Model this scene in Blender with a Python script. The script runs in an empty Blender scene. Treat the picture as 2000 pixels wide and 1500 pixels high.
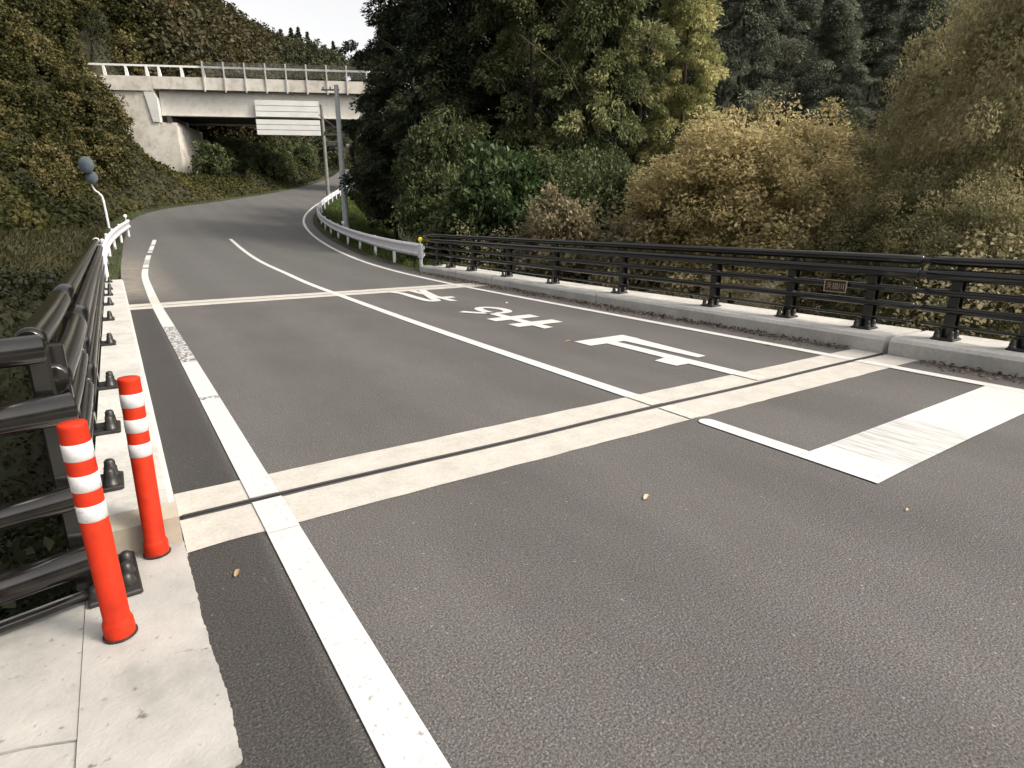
import bpy, math, random
import numpy as np
from mathutils import Vector, Matrix

# ------------------------------------------------------------------ camera, sky, sun, exposure
scene = bpy.context.scene
C = scene.collection
CAM_H, FOC, PX, PY = 1.6, 1160.0, 1000.0, 750.0
PITCH = math.atan(320 / FOC)
YAW = math.radians(-33.185)
cam_data = bpy.data.cameras.new('camera')
cam_data.sensor_width = 36.0
cam_data.lens = 36.0 * FOC / 2000.0
cam_data.clip_end = 6000.0
cam_data.clip_start = 0.05
cam = bpy.data.objects.new('camera', cam_data)
C.objects.link(cam)
cam.location = (0, 0, CAM_H)
cam.rotation_euler = (math.radians(90) - PITCH, 0, YAW)
scene.camera = cam

SUN_AZ = math.radians(33.2 + 106)          # clockwise from +Y
SUN_EL = math.radians(42)
world = bpy.data.worlds.new('World')
scene.world = world
world.use_nodes = True
wn = world.node_tree
wn.nodes.clear()
sky = wn.nodes.new('ShaderNodeTexSky')
sky.sky_type = 'NISHITA'
sky.sun_disc = False
sky.sun_elevation = SUN_EL
sky.sun_rotation = SUN_AZ
sky.air_density = 1.0
sky.dust_density = 4.0
sky.ozone_density = 1.0
hs = wn.nodes.new('ShaderNodeHueSaturation')
hs.inputs['Saturation'].default_value = 0.17
wt = wn.nodes.new('ShaderNodeMixRGB')
wt.blend_type = 'MULTIPLY'
wt.inputs[0].default_value = 1.0
wt.inputs[2].default_value = (1.0, 0.965, 0.925, 1)
bg = wn.nodes.new('ShaderNodeBackground')
bg.inputs['Strength'].default_value = 0.14
wo = wn.nodes.new('ShaderNodeOutputWorld')
wn.links.new(sky.outputs[0], hs.inputs['Color'])
wn.links.new(hs.outputs[0], wt.inputs[1])
wn.links.new(wt.outputs[0], bg.inputs['Color'])
wn.links.new(bg.outputs[0], wo.inputs[0])

sun_data = bpy.data.lights.new('sun', 'SUN')
sun_data.energy = 1.5
sun_data.angle = math.radians(12)
sun_data.color = (1.0, 0.89, 0.74)
sun = bpy.data.objects.new('sun', sun_data)
C.objects.link(sun)
sd = Vector((math.sin(SUN_AZ) * math.cos(SUN_EL), math.cos(SUN_AZ) * math.cos(SUN_EL), math.sin(SUN_EL)))
sun.rotation_euler = sd.to_track_quat('Z', 'Y').to_euler()

scene.view_settings.view_transform = 'Standard'
scene.view_settings.look = 'None'
scene.view_settings.exposure = 1.12
scene.view_settings.gamma = 1.0
scene.render.engine = 'CYCLES'
scene.cycles.max_bounces = 8
scene.cycles.diffuse_bounces = 6
scene.cycles.glossy_bounces = 2
scene.cycles.transmission_bounces = 6
scene.cycles.use_denoising = True

rng = np.random.default_rng(11)
random.seed(5)

# ------------------------------------------------------------------ view maths (a pixel of the photo and a distance give a place)
cp, sp = math.cos(PITCH), math.sin(PITCH)
cyw, syw = math.cos(YAW), math.sin(YAW)


def ray(x, y):
    d = ((x - PX) / FOC, 1.0, -(y - PY) / FOC)
    q = (d[0], cp + d[2] * sp, -sp + d[2] * cp)
    return np.array([q[0] * cyw - q[1] * syw, q[0] * syw + q[1] * cyw, q[2]])


def at(x, y, D):
    """point on the ray of photo pixel x, y at level distance D"""
    r = ray(x, y)
    t = D / math.hypot(r[0], r[1])
    return np.array([r[0] * t, r[1] * t, CAM_H + r[2] * t])


def gz(x, y, z=0.0):
    r = ray(x, y)
    t = (z - CAM_H) / r[2]
    return np.array([r[0] * t, r[1] * t, z])


# ------------------------------------------------------------------ terrain
def zr(Y):
    Y = np.asarray(Y, float)
    c, Y0, cap = .0016, 14.0, .13
    Yc = Y0 + cap / (2 * c)
    return np.where(Y < Y0, 0, np.where(Y < Yc, c * (Y - Y0) ** 2, c * (Yc - Y0) ** 2 + cap * (Y - Yc)))


def resample(P, n):
    P = np.asarray(P, float)
    # catmull-rom-ish smoothing by chord parametrised cubic
    d = np.r_[0, np.cumsum(np.hypot(*np.diff(P[:, :2], axis=0).T))]
    m = np.zeros_like(P)
    m[1:-1] = (P[2:] - P[:-2]) / (d[2:] - d[:-2])[:, None]
    m[0] = (P[1] - P[0]) / (d[1] - d[0])
    m[-1] = (P[-1] - P[-2]) / (d[-1] - d[-2])
    s = np.linspace(0, d[-1], n)
    i = np.clip(np.searchsorted(d, s, side='right') - 1, 0, len(d) - 2)
    hh = (d[i + 1] - d[i])
    t = (s - d[i]) / hh
    t2, t3 = t * t, t * t * t
    return ((2 * t3 - 3 * t2 + 1)[:, None] * P[i] + ((t3 - 2 * t2 + t) * hh)[:, None] * m[i]
            + (-2 * t3 + 3 * t2)[:, None] * P[i + 1] + ((t3 - t2) * hh)[:, None] * m[i + 1])


def offset(P, d):
    """shift a polyline to its right by d"""
    P = np.asarray(P, float)
    T = np.gradient(P, axis=0)
    T /= np.linalg.norm(T, axis=1)[:, None]
    return P + d * np.c_[T[:, 1], -T[:, 0]]


LE = [(.08, -14), (.08, 0), (.08, 8), (.06, 13.4), (.05, 20.3), (.21, 27.4), (.59, 36.9), (1.35, 46.5), (3.4, 52.4), (7.9, 58.2),
      (14.6, 67.5), (21.2, 78.5), (27.7, 91.7), (36, 112), (44, 135)]
RL = [(7.15, -14), (7.15, 0), (7.15, 8), (7.16, 12.75), (7.24, 14.8), (7.45, 18.7), (7.82, 22.7), (8.75, 29.8), (9.95, 37.2), (11.35, 43.9),
      (12.9, 49.2), (14.6, 53.7), (17.0, 59.2), (20.1, 65.8), (25.6, 76.5), (32, 90), (40, 110), (48, 133)]
LEd = resample(LE, 260)
RLd = resample(RL, 260)
REd = offset(RLd, .62)


def side_dist(X, Y, P):
    """signed distance to a polyline, positive on its right"""
    X = np.asarray(X, float); Y = np.asarray(Y, float)
    out = np.full(X.shape, 1e9); sg = np.zeros(X.shape)
    A = P[:-1]; B = P[1:]
    for a, b in zip(A, B):
        ab = b - a
        t = np.clip(((X - a[0]) * ab[0] + (Y - a[1]) * ab[1]) / (ab @ ab), 0, 1)
        dx = X - a[0] - t * ab[0]; dy = Y - a[1] - t * ab[1]
        d = np.hypot(dx, dy)
        k = d < out
        out = np.where(k, d, out)
        sg = np.where(k, np.sign(ab[1] * (X - a[0]) - ab[0] * (Y - a[1])), sg)
    return out * sg


def sm(x, a, b):
    t = np.clip((x - a) / (b - a), 0, 1)
    return t * t * (3 - 2 * t)


_tab = rng.random((256, 256))


def vnoise(x, y):
    x = np.asarray(x, float); y = np.asarray(y, float)
    xi = np.floor(x).astype(int); yi = np.floor(y).astype(int)
    fx = x - xi; fy = y - yi
    fx = fx * fx * (3 - 2 * fx); fy = fy * fy * (3 - 2 * fy)
    g = lambda a, b: _tab[a % 256, b % 256]
    return ((g(xi, yi) * (1 - fx) + g(xi + 1, yi) * fx) * (1 - fy) + (g(xi, yi + 1) * (1 - fx) + g(xi + 1, yi + 1) * fx) * fy)


# overpass frame: U runs left to right along the flyover, V runs away from the camera
OV_A = at(195, 125, 77.0)
OV_B = at(690, 150, 70.2)
OVU = (OV_B - OV_A)[:2]; OVU /= np.linalg.norm(OVU)
OVV = np.array([-OVU[1], OVU[0]])
OV_Z = 15.9


RIDGE = []
for (px_, py_, D_) in ((-900, -250, 120), (0, -190, 120), (250, -110, 118), (390, 40, 120), (450, 88, 125), (560, 116, 160), (640, 132, 190), (715, 144, 230), (800, 130, 230),
                       (1000, 60, 200), (1400, -60, 140), (2000, -150, 110), (3500, -150, 110)):
    q_ = at(px_, py_, D_)
    RIDGE.append((math.atan2(q_[0], q_[1]), D_, q_[2]))
RIDGE = np.array(RIDGE)
# low ground in front of the flyover abutment
HOLLOW = np.array([(math.atan2(*at(px_, 400, 60)[:2]), sl_) for px_, sl_ in ((90, .40), (160, .24), (205, .160), (255, .124), (300, .086), (360, .062), (410, .044), (480, .042), (540, .2), (560, .6))])


def terrain(X, Y):
    X = np.asarray(X, float); Y = np.asarray(Y, float)
    dl = -side_dist(X, Y, LEd)
    dr = side_dist(X, Y, REd)
    zroad = zr(np.minimum(Y, 120))
    n1 = vnoise(X * .35 + 9, Y * .35) - .5
    n2 = vnoise(X * .07 + 3, Y * .07 + 5) - .5
    inside = (dl <= 0) & (dr <= 0)
    # left
    sl = .30 + .58 * sm(Y, 30, 46)
    hl = sl * np.clip(dl - 1.6, 0, None)
    hl = np.where(hl > 26, 26 + (hl - 26) * .45, hl)
    ou = (X - OV_A[0]) * OVU[0] + (Y - OV_A[1]) * OVU[1]
    ov = (X - OV_A[0]) * OVV[0] + (Y - OV_A[1]) * OVV[1]
    zl = zroad + hl + (n1 * .9 + n2 * 3) * sm(dl, 1.5, 9)
    cut = sm(ov, -15, -9) * (1 - sm(ov, 9, 18)) * sm(ou, -4, 2)
    cap = 8.3 - .42 * np.clip(ou - 8, 0, 9)
    zl = np.where(cut > 0, zl * (1 - cut) + np.minimum(zl, np.maximum(cap, zroad - .05)) * cut, zl)
    # right
    hr = -1.9 * sm(dr, 2.2, 9) + .34 * np.clip(dr - 26, 0, None)
    hr = np.where(hr > 30, 30 + (hr - 30) * .35, hr)
    zR = zroad + hr + (n1 * .8 + n2 * 2) * sm(dr, 2, 8)
    z = np.where(dl > 0, zl, np.where(dr > 0, zR, zroad - .06))
    # the stream valley under the road bridge
    val = sm(Y, 3.2, 5.5) * (1 - sm(Y, 14.5, 17.6)) * np.where(dl > 0, 1 - .9 * sm(dl, 8, 40), np.where(dr > 0, 1 - .55 * sm(dr, 4, 20), 1))
    near = np.where(Y < 3.2, sm(dl, 1.6, 4) + sm(dr, 1.0, 3), 0) * (1 - sm(np.abs(X), 30, 60))
    vd = np.where(dr > 0, 2.6, 4.6)
    z = z - vd * np.clip(val, 0, 1) - 2.0 * np.clip(near, 0, 1)
    # far hills behind the flyover
    az = np.arctan2(X, Y); rr = np.hypot(X, Y)
    hol = CAM_H - .7 + np.interp(az, HOLLOW[:, 0], HOLLOW[:, 1], left=9, right=9) * rr
    hol = np.maximum(hol, zroad + .15 * np.clip(dl - .6, 0, 6))
    z = np.where((dl > 0) & (Y > 40) & (ov < 3), np.minimum(z, hol), z)
    rR = np.interp(az, RIDGE[:, 0], RIDGE[:, 1]); rZ = np.interp(az, RIDGE[:, 0], RIDGE[:, 2])
    far = rZ * sm(rr, .52 * rR, rR * 1.03) * np.clip(1 - .0012 * (rr - rR), .3, 1) + n2 * 3 * sm(rr, 90, 120)
    far = far * np.clip((np.maximum(dl, dr) - 3) / 12, 0, 1) * sm(rr, 60, 95)
    ok = (az > -1.2) & (az < 1.6) & ~inside & (ov + 0 * z > 8)
    z = np.where(ok, np.maximum(z * np.where(rr > 100, .35, 1), far), z)
    return z


def tz(x, y):
    return float(terrain(np.array([x]), np.array([y]))[0])


# ------------------------------------------------------------------ materials
def new_mat(name):
    m = bpy.data.materials.new(name)
    m.use_nodes = True
    nt = m.node_tree
    return m, nt, nt.nodes['Principled BSDF']


def ramp(nt, fac, stops):
    r = nt.nodes.new('ShaderNodeValToRGB')
    e = r.color_ramp.elements
    while len(e) < len(stops):
        e.new(.5)
    for el, (p, c) in zip(e, stops):
        el.position = p
        el.color = (*c, 1) if len(c) == 3 else c
    nt.links.new(fac, r.inputs[0])
    return r.outputs[0]


def noise(nt, scale, detail=3, rough=.6, vec=None, dist=0):
    n = nt.nodes.new('ShaderNodeTexNoise')
    n.inputs['Scale'].default_value = scale
    n.inputs['Detail'].default_value = detail
    n.inputs['Roughness'].default_value = rough
    n.inputs['Distortion'].default_value = dist
    if vec is None:
        tc = nt.nodes.new('ShaderNodeTexCoord')
        vec = tc.outputs['Object']
    nt.links.new(vec, n.inputs['Vector'])
    return n.outputs['Fac']


def mapping(nt, scale=(1, 1, 1), rot=(0, 0, 0)):
    tc = nt.nodes.new('ShaderNodeTexCoord')
    mp = nt.nodes.new('ShaderNodeMapping')
    mp.inputs['Scale'].default_value = scale
    mp.inputs['Rotation'].default_value = rot
    nt.links.new(tc.outputs['Object'], mp.inputs[0])
    return mp.outputs[0]


def mixc(nt, fac, a, b, mode='MIX'):
    m = nt.nodes.new('ShaderNodeMixRGB')
    m.blend_type = mode
    for k, v in ((0, fac), (1, a), (2, b)):
        if hasattr(v, 'is_output'):
            nt.links.new(v, m.inputs[k])
        elif k == 0:
            m.inputs[0].default_value = v
        else:
            m.inputs[k].default_value = (*v, 1)
    return m.outputs[0]


def bump(nt, bsdf, h, strength=.3, dist=.01):
    b = nt.nodes.new('ShaderNodeBump')
    b.inputs['Strength'].default_value = strength
    b.inputs['Distance'].default_value = dist
    nt.links.new(h, b.inputs['Height'])
    nt.links.new(b.outputs[0], bsdf.inputs['Normal'])


def surf(name, stops, scale=6, detail=4, rough=.8, bs=0, bscale=60, bdist=.005, metallic=0, spec=.5, second=None):
    m, nt, b = new_mat(name)
    col = ramp(nt, noise(nt, scale, detail), stops)
    if second:
        sc, st = second
        col = mixc(nt, 1.0, col, ramp(nt, noise(nt, sc, 4), st), 'MULTIPLY')
    nt.links.new(col, b.inputs['Base Color'])
    b.inputs['Roughness'].default_value = rough
    b.inputs['Metallic'].default_value = metallic
    b.inputs['Specular IOR Level'].default_value = spec
    if bs:
        bump(nt, b, noise(nt, bscale, 3), bs, bdist)
    return m


def m_asphalt():
    m, nt, b = new_mat('asphalt')
    tc = nt.nodes.new('ShaderNodeTexCoord')
    fine = noise(nt, 105, 4, .78)
    vor = nt.nodes.new('ShaderNodeTexVoronoi')
    vor.inputs['Scale'].default_value = 110
    nt.links.new(tc.outputs['Object'], vor.inputs['Vector'])
    col = ramp(nt, fine, [(.33, (.026, .0248, .0240)), (.47, (.080, .0772, .0750)), (.57, (.122, .1175, .1140)), (.70, (.26, .253, .245))])
    big = ramp(nt, noise(nt, .55, 5, .6), [(.3, (.95, .947, .945)), (.7, (1.09, 1.087, 1.085))])
    col = mixc(nt, 1.0, col, big, 'MULTIPLY')
    # travelled surface: brown-grey mottling and scuffs
    st = ramp(nt, noise(nt, 2.2, 6, .65, mapping(nt, (1, .35, 1))), [(.34, (.90, .89, .88)), (.62, (1.05, 1.045, 1.04))])
    col = mixc(nt, .8, col, st, 'MULTIPLY')
    # single pale and dark stones in the surface
    v2 = nt.nodes.new('ShaderNodeTexVoronoi')
    v2.inputs['Scale'].default_value = 58
    nt.links.new(tc.outputs['Object'], v2.inputs['Vector'])
    sx_ = nt.nodes.new('ShaderNodeSeparateXYZ')
    nt.links.new(v2.outputs['Color'], sx_.inputs[0])
    core = ramp(nt, v2.outputs['Distance'], [(.22, (1, 1, 1)), (.42, (0, 0, 0))])
    pale = mixc(nt, 1.0, ramp(nt, sx_.outputs['X'], [(.965, (0, 0, 0)), (1, (.6, .6, .6))]), core, 'MULTIPLY')
    col = mixc(nt, pale, col, (.34, .325, .305))
    dark = mixc(nt, 1.0, ramp(nt, sx_.outputs['Y'], [(.76, (0, 0, 0)), (.9, (.5, .5, .5))]), core, 'MULTIPLY')
    col = mixc(nt, dark, col, (.030, .028, .027))
    warm = ramp(nt, noise(nt, 5.5, 5, .65), [(.38, (1.02, .985, .97)), (.62, (.985, .99, 1.01))])
    col = mixc(nt, 1.0, col, warm, 'MULTIPLY')
    # two slightly polished wheel tracks in each lane
    wv_ = nt.nodes.new('ShaderNodeTexWave')
    wv_.bands_direction = 'X'
    wv_.inputs['Scale'].default_value = .185
    wv_.inputs['Distortion'].default_value = 1.2
    wv_.inputs['Detail'].default_value = 2
    wv_.inputs['Detail Scale'].default_value = .5
    nt.links.new(tc.outputs['Object'], wv_.inputs['Vector'])
    col = mixc(nt, 1.0, col, ramp(nt, wv_.outputs['Fac'], [(.2, (.94, .94, .94)), (.8, (1.07, 1.07, 1.07))]), 'MULTIPLY')
    # dustier asphalt beyond the bridge
    sep = nt.nodes.new('ShaderNodeSeparateXYZ')
    nt.links.new(tc.outputs['Object'], sep.inputs[0])
    mr = nt.nodes.new('ShaderNodeMapRange')
    mr.inputs['From Min'].default_value = 13.2
    mr.inputs['From Max'].default_value = 15.5
    mr.inputs['To Max'].default_value = .45
    nt.links.new(sep.outputs['Y'], mr.inputs['Value'])
    col = mixc(nt, mr.outputs[0], col, (.092, .094, .090))
    # darker gutter strip between kerb and edge line
    g1 = nt.nodes.new('ShaderNodeMapRange')
    g1.inputs['From Min'].default_value = .40
    g1.inputs['From Max'].default_value = .48
    g1.inputs['To Min'].default_value = .52
    g1.inputs['To Max'].default_value = 1
    nt.links.new(sep.outputs['X'], g1.inputs['Value'])
    gg = nt.nodes.new('ShaderNodeCombineXYZ')
    for k in range(3):
        nt.links.new(g1.outputs[0], gg.inputs[k])
    near_b = nt.nodes.new('ShaderNodeMapRange')
    near_b.inputs['From Min'].default_value = 13
    near_b.inputs['From Max'].default_value = 16
    near_b.inputs['To Min'].default_value = 1
    near_b.inputs['To Max'].default_value = 0
    nt.links.new(sep.outputs['Y'], near_b.inputs['Value'])
    gm = mixc(nt, near_b.outputs[0], (1, 1, 1), gg.outputs[0])
    col = mixc(nt, 1.0, col, gm, 'MULTIPLY')
    # sandy dust lying along the left edge past the bridge
    def mrange(src, a, b_, c, d):
        q_ = nt.nodes.new('ShaderNodeMapRange')
        for k_, v_ in zip(('From Min', 'From Max', 'To Min', 'To Max'), (a, b_, c, d)):
            q_.inputs[k_].default_value = v_
        nt.links.new(src, q_.inputs['Value'])
        return q_.outputs[0]
    def mul(a, b_):
        q_ = nt.nodes.new('ShaderNodeMath'); q_.operation = 'MULTIPLY'
        nt.links.new(a, q_.inputs[0]); nt.links.new(b_, q_.inputs[1])
        return q_.outputs[0]
    dm = mul(mul(mrange(sep.outputs['X'], .35, 1.3, 1, 0), mrange(sep.outputs['Y'], 14.2, 16.5, 0, 1)), mrange(sep.outputs['Y'], 22, 31, 1, 0))
    dm = mul(dm, mrange(noise(nt, 2.6, 6, .7), .30, .56, .15, 1))
    col = mixc(nt, dm, col, (.22, .195, .165))
    nt.links.new(col, b.inputs['Base Color'])
    b.inputs['Roughness'].default_value = .78
    b.inputs['Specular IOR Level'].default_value = .35
    mh = nt.nodes.new('ShaderNodeMath')
    mh.operation = 'ADD'
    nt.links.new(fine, mh.inputs[0])
    nt.links.new(vor.outputs['Distance'], mh.inputs[1])
    bump(nt, b, mh.outputs[0], .5, .006)
    return m


def m_paint(name, wear_lo, wear_hi, sc=(1, 1, 1), base=(.56, .56, .55), under=(.09, .085, .08), nscale=26):
    m, nt, b = new_mat(name)
    mask = ramp(nt, noise(nt, nscale, 5, .7, mapping(nt, sc)), [(wear_lo, (0, 0, 0)), (wear_hi, (1, 1, 1))])
    c = ramp(nt, noise(nt, 3, 4), [(.3, tuple(v * .93 for v in base)), (.7, base)])
    col = mixc(nt, mask, under, c)
    nt.links.new(col, b.inputs['Base Color'])
    b.inputs['Roughness'].default_value = .62
    bump(nt, b, noise(nt, 130, 3, .7), .4, .004)
    return m


def m_leaf(name, stops, trans=.3, rough=.65):
    m = bpy.data.materials.new(name)
    m.use_nodes = True
    nt = m.node_tree
    nt.nodes.clear()
    out = nt.nodes.new('ShaderNodeOutputMaterial')
    a = nt.nodes.new('ShaderNodeAttribute')
    a.attribute_name = 'tint'
    col = ramp(nt, a.outputs['Fac'], stops)
    d = nt.nodes.new('ShaderNodeBsdfPrincipled')
    d.inputs['Roughness'].default_value = rough
    d.inputs['Specular IOR Level'].default_value = .25
    t = nt.nodes.new('ShaderNodeBsdfTranslucent')
    mx = nt.nodes.new('ShaderNodeMixShader')
    mx.inputs[0].default_value = trans
    nt.links.new(col, d.inputs['Base Color'])
    nt.links.new(col, t.inputs['Color'])
    nt.links.new(d.outputs[0], mx.inputs[1])
    nt.links.new(t.outputs[0], mx.inputs[2])
    nt.links.new(mx.outputs[0], out.inputs[0])
    return m


M = {}
M['asphalt'] = m_asphalt()
M['white_line'] = m_paint('road_paint', .29, .41, under=(.24, .235, .23), nscale=34)
M['worn_line'] = m_paint('worn_road_paint', .44, .56, (1.6, .8, 1), nscale=17)
M['streak_line'] = m_paint('tyre_marked_paint', .36, .56, (9, .45, 1), under=(.27, .27, .27), nscale=5)
M['faded_line'] = m_paint('faded_road_paint', .30, .62, base=(.58, .57, .53), under=(.42, .39, .33))
M['pale_band'] = surf('joint_concrete', [(.3, (.40, .380, .345)), (.7, (.50, .478, .438))], 5, 5, .85, .35, 150, .003,
                      second=(45, [(.35, (.9, .89, .88)), (.6, (1.03, 1.03, 1.03))]))
M['rubber'] = surf('joint_rubber', [(.3, (.003, .003, .0035)), (.7, (.010, .0098, .010))], 14, 3, .55)
M['kerb'] = surf('kerb_concrete', [(.3, (.40, .395, .375)), (.7, (.57, .56, .53))], 2.2, 7, .88, .3, 90, .004,
                 second=(28, [(.3, (.86, .85, .83)), (.55, (1.02, 1.02, 1.02))]))
M['pad'] = surf('pad_concrete', [(.25, (.20, .20, .185)), (.48, (.335, .33, .31)), (.75, (.44, .43, .405))], 2.6, 8, .9, .5, 55, .006,
                second=(22, [(.24, (.36, .34, .30)), (.36, (1, 1, 1))]))
M['end_concrete'] = surf('kerb_end_concrete', [(.3, (.24, .21, .165)), (.7, (.38, .345, .28))], 5, 5, .9, .4, 60, .005)
M['rail_paint'] = surf('dark_rail_paint', [(.3, (.006, .0055, .005)), (.7, (.012, .011, .010))], 9, 4, .17, .04, 200, .001, spec=.6)
M['steel_cap'] = surf('dark_anchor_steel', [(.3, (.010, .009, .009)), (.7, (.028, .026, .024))], 14, 3, .42)
M['orange'] = surf('orange_rubber', [(.3, (.43, .022, .006)), (.7, (.51, .031, .008))], 7, 4, .62, .12, 240, .0015,
                   spec=.22, second=(9, [(.30, (.72, .68, .64)), (.50, (1, 1, 1))]))
M['band'] = surf('reflective_sheet', [(.3, (.50, .495, .50)), (.7, (.66, .655, .66))], 18, 5, .4, .15, 190, .001, second=(40, [(.28, (.70, .66, .63)), (.4, (1, 1, 1))]))
M['base_black'] = surf('post_base_rubber', [(.3, (.02, .01, .008)), (.7, (.07, .025, .018))], 60, 3, .7)
M['guard_white'] = surf('guardrail_white', [(.3, (.63, .63, .68)), (.7, (.75, .75, .79))], 4, 4, .45, second=(20, [(.25, (.75, .72, .68)), (.42, (1, 1, 1))]))
M['yellow_lens'] = surf('yellow_lens', [(.3, (.75, .60, .02)), (.7, (.85, .70, .04))], 20, 2, .3)
M['white_lens'] = surf('white_lens', [(.3, (.68, .68, .66)), (.7, (.8, .8, .78))], 20, 2, .3)
M['pole'] = surf('pole_concrete', [(.3, (.36, .39, .39)), (.7, (.48, .51, .51))], 3, 4, .75)
M['old_pole'] = surf('grey_pole', [(.3, (.14, .14, .13)), (.7, (.20, .20, .19))], 3, 4, .8)
M['fly_conc'] = surf('flyover_concrete', [(.28, (.42, .395, .345)), (.5, (.56, .53, .475)), (.72, (.66, .635, .58))], .35, 8, .9, .2, 4, .03,
                     second=(1.4, [(.32, (.78, .76, .73)), (.52, (1, 1, 1))]))
M['fly_pale'] = surf('pale_new_concrete', [(.3, (.52, .52, .49)), (.7, (.60, .60, .57))], .8, 4, .85)
M['girder'] = surf('girder_paint', [(.3, (.56, .54, .49)), (.7, (.68, .66, .61))], .3, 6, .75, second=(2.5, [(.3, (.85, .83, .8)), (.5, (1, 1, 1))]))
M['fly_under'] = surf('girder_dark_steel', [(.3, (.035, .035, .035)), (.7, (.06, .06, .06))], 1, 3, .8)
M['fly_white'] = surf('flyover_rail_paint', [(.3, (.74, .74, .72)), (.7, (.82, .82, .80))], 1, 3, .5)
M['board'] = surf('board_white', [(.3, (.62, .625, .61)), (.7, (.72, .725, .71))], .8, 4, .6)
M['board_line'] = surf('board_joint', [(.3, (.24, .25, .25)), (.7, (.32, .33, .33))], 2, 3, .7)
M['mesh_steel'] = surf('fence_steel', [(.3, (.36, .36, .35)), (.7, (.48, .48, .46))], 2, 3, .55)
M['sign_blue'] = surf('sign_blue', [(.3, (.085, .112, .135)), (.7, (.14, .175, .20))], 5, 3, .75, spec=.2)
M['plate_brown'] = surf('plate_brown', [(.3, (.030, .014, .010)), (.7, (.055, .025, .018))], 40, 3, .4)
M['plate_gold'] = surf('plate_gold', [(.3, (.30, .25, .16)), (.7, (.42, .36, .24))], 40, 3, .35)
M['bark'] = surf('bark', [(.3, (.05, .038, .028)), (.7, (.11, .088, .066))], 8, 5, .9, .5, 20, .02)
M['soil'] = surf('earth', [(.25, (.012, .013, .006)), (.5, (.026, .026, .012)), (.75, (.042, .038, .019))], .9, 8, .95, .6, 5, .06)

M['grass'] = m_leaf('grass_blades', [(0, (.026, .050, .010)), (.5, (.070, .110, .022)), (1, (.17, .19, .055))])
M['dry_grass'] = m_leaf('dry_grass_blades', [(0, (.014, .017, .006)), (.35, (.036, .038, .013)), (.7, (.072, .062, .026)), (.88, (.030, .040, .011)), (1, (.026, .038, .010))])
M['vine'] = m_leaf('vine_leaves', [(0, (.007, .010, .003)), (.35, (.022, .026, .006)), (.7, (.052, .051, .012)), (1, (.115, .098, .028))])
M['scrub'] = m_leaf('hill_scrub_leaves', [(0, (.024, .026, .009)), (.4, (.078, .076, .027)), (.75, (.135, .115, .042)), (1, (.20, .16, .072))])
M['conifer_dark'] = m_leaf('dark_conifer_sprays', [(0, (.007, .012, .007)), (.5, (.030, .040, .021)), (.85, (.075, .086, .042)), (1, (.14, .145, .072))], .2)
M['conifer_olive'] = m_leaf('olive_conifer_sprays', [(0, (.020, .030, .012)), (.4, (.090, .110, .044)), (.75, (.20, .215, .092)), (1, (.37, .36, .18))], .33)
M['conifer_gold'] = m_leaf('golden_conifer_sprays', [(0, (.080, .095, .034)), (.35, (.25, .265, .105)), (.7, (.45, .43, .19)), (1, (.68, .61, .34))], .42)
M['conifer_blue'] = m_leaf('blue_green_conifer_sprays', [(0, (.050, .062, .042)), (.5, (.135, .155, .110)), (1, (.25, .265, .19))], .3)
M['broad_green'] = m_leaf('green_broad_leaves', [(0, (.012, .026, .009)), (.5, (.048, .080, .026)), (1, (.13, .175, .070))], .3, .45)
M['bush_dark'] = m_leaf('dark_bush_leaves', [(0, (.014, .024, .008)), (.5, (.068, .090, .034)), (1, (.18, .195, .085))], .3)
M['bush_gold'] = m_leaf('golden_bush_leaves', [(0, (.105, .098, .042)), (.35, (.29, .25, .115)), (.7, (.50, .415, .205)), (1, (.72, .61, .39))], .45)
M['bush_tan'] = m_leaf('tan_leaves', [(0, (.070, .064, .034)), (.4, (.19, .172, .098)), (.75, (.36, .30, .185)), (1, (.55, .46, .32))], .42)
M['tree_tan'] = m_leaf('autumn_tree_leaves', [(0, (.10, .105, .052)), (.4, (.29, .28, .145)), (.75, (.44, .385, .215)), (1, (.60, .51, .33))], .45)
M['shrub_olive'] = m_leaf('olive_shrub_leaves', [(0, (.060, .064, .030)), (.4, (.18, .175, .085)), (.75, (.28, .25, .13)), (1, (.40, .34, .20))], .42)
M['shade_weed'] = m_leaf('weed_leaves_painted_shade', [(0, (.003, .005, .002)), (.5, (.012, .016, .005)), (1, (.040, .042, .014))], .2)  # deep shade of the ravine is put into these nearly black leaf colours
M['litter'] = m_leaf('leaf_litter', [(0, (.05, .032, .02)), (.5, (.13, .085, .052)), (1, (.27, .19, .12))], .1, .8)
M['fallen'] = m_leaf('fallen_leaf', [(0, (.30, .20, .11)), (1, (.62, .46, .30))], .1, .6)
M['far_green'] = m_leaf('far_evergreen_leaves', [(0, (.016, .022, .011)), (.5, (.042, .050, .022)), (1, (.085, .080, .035))], .25)
M['far_wood'] = m_leaf('far_woodland_leaves', [(0, (.022, .025, .012)), (.4, (.050, .050, .022)), (.75, (.082, .068, .030)), (1, (.115, .085, .045))], .25)


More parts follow.
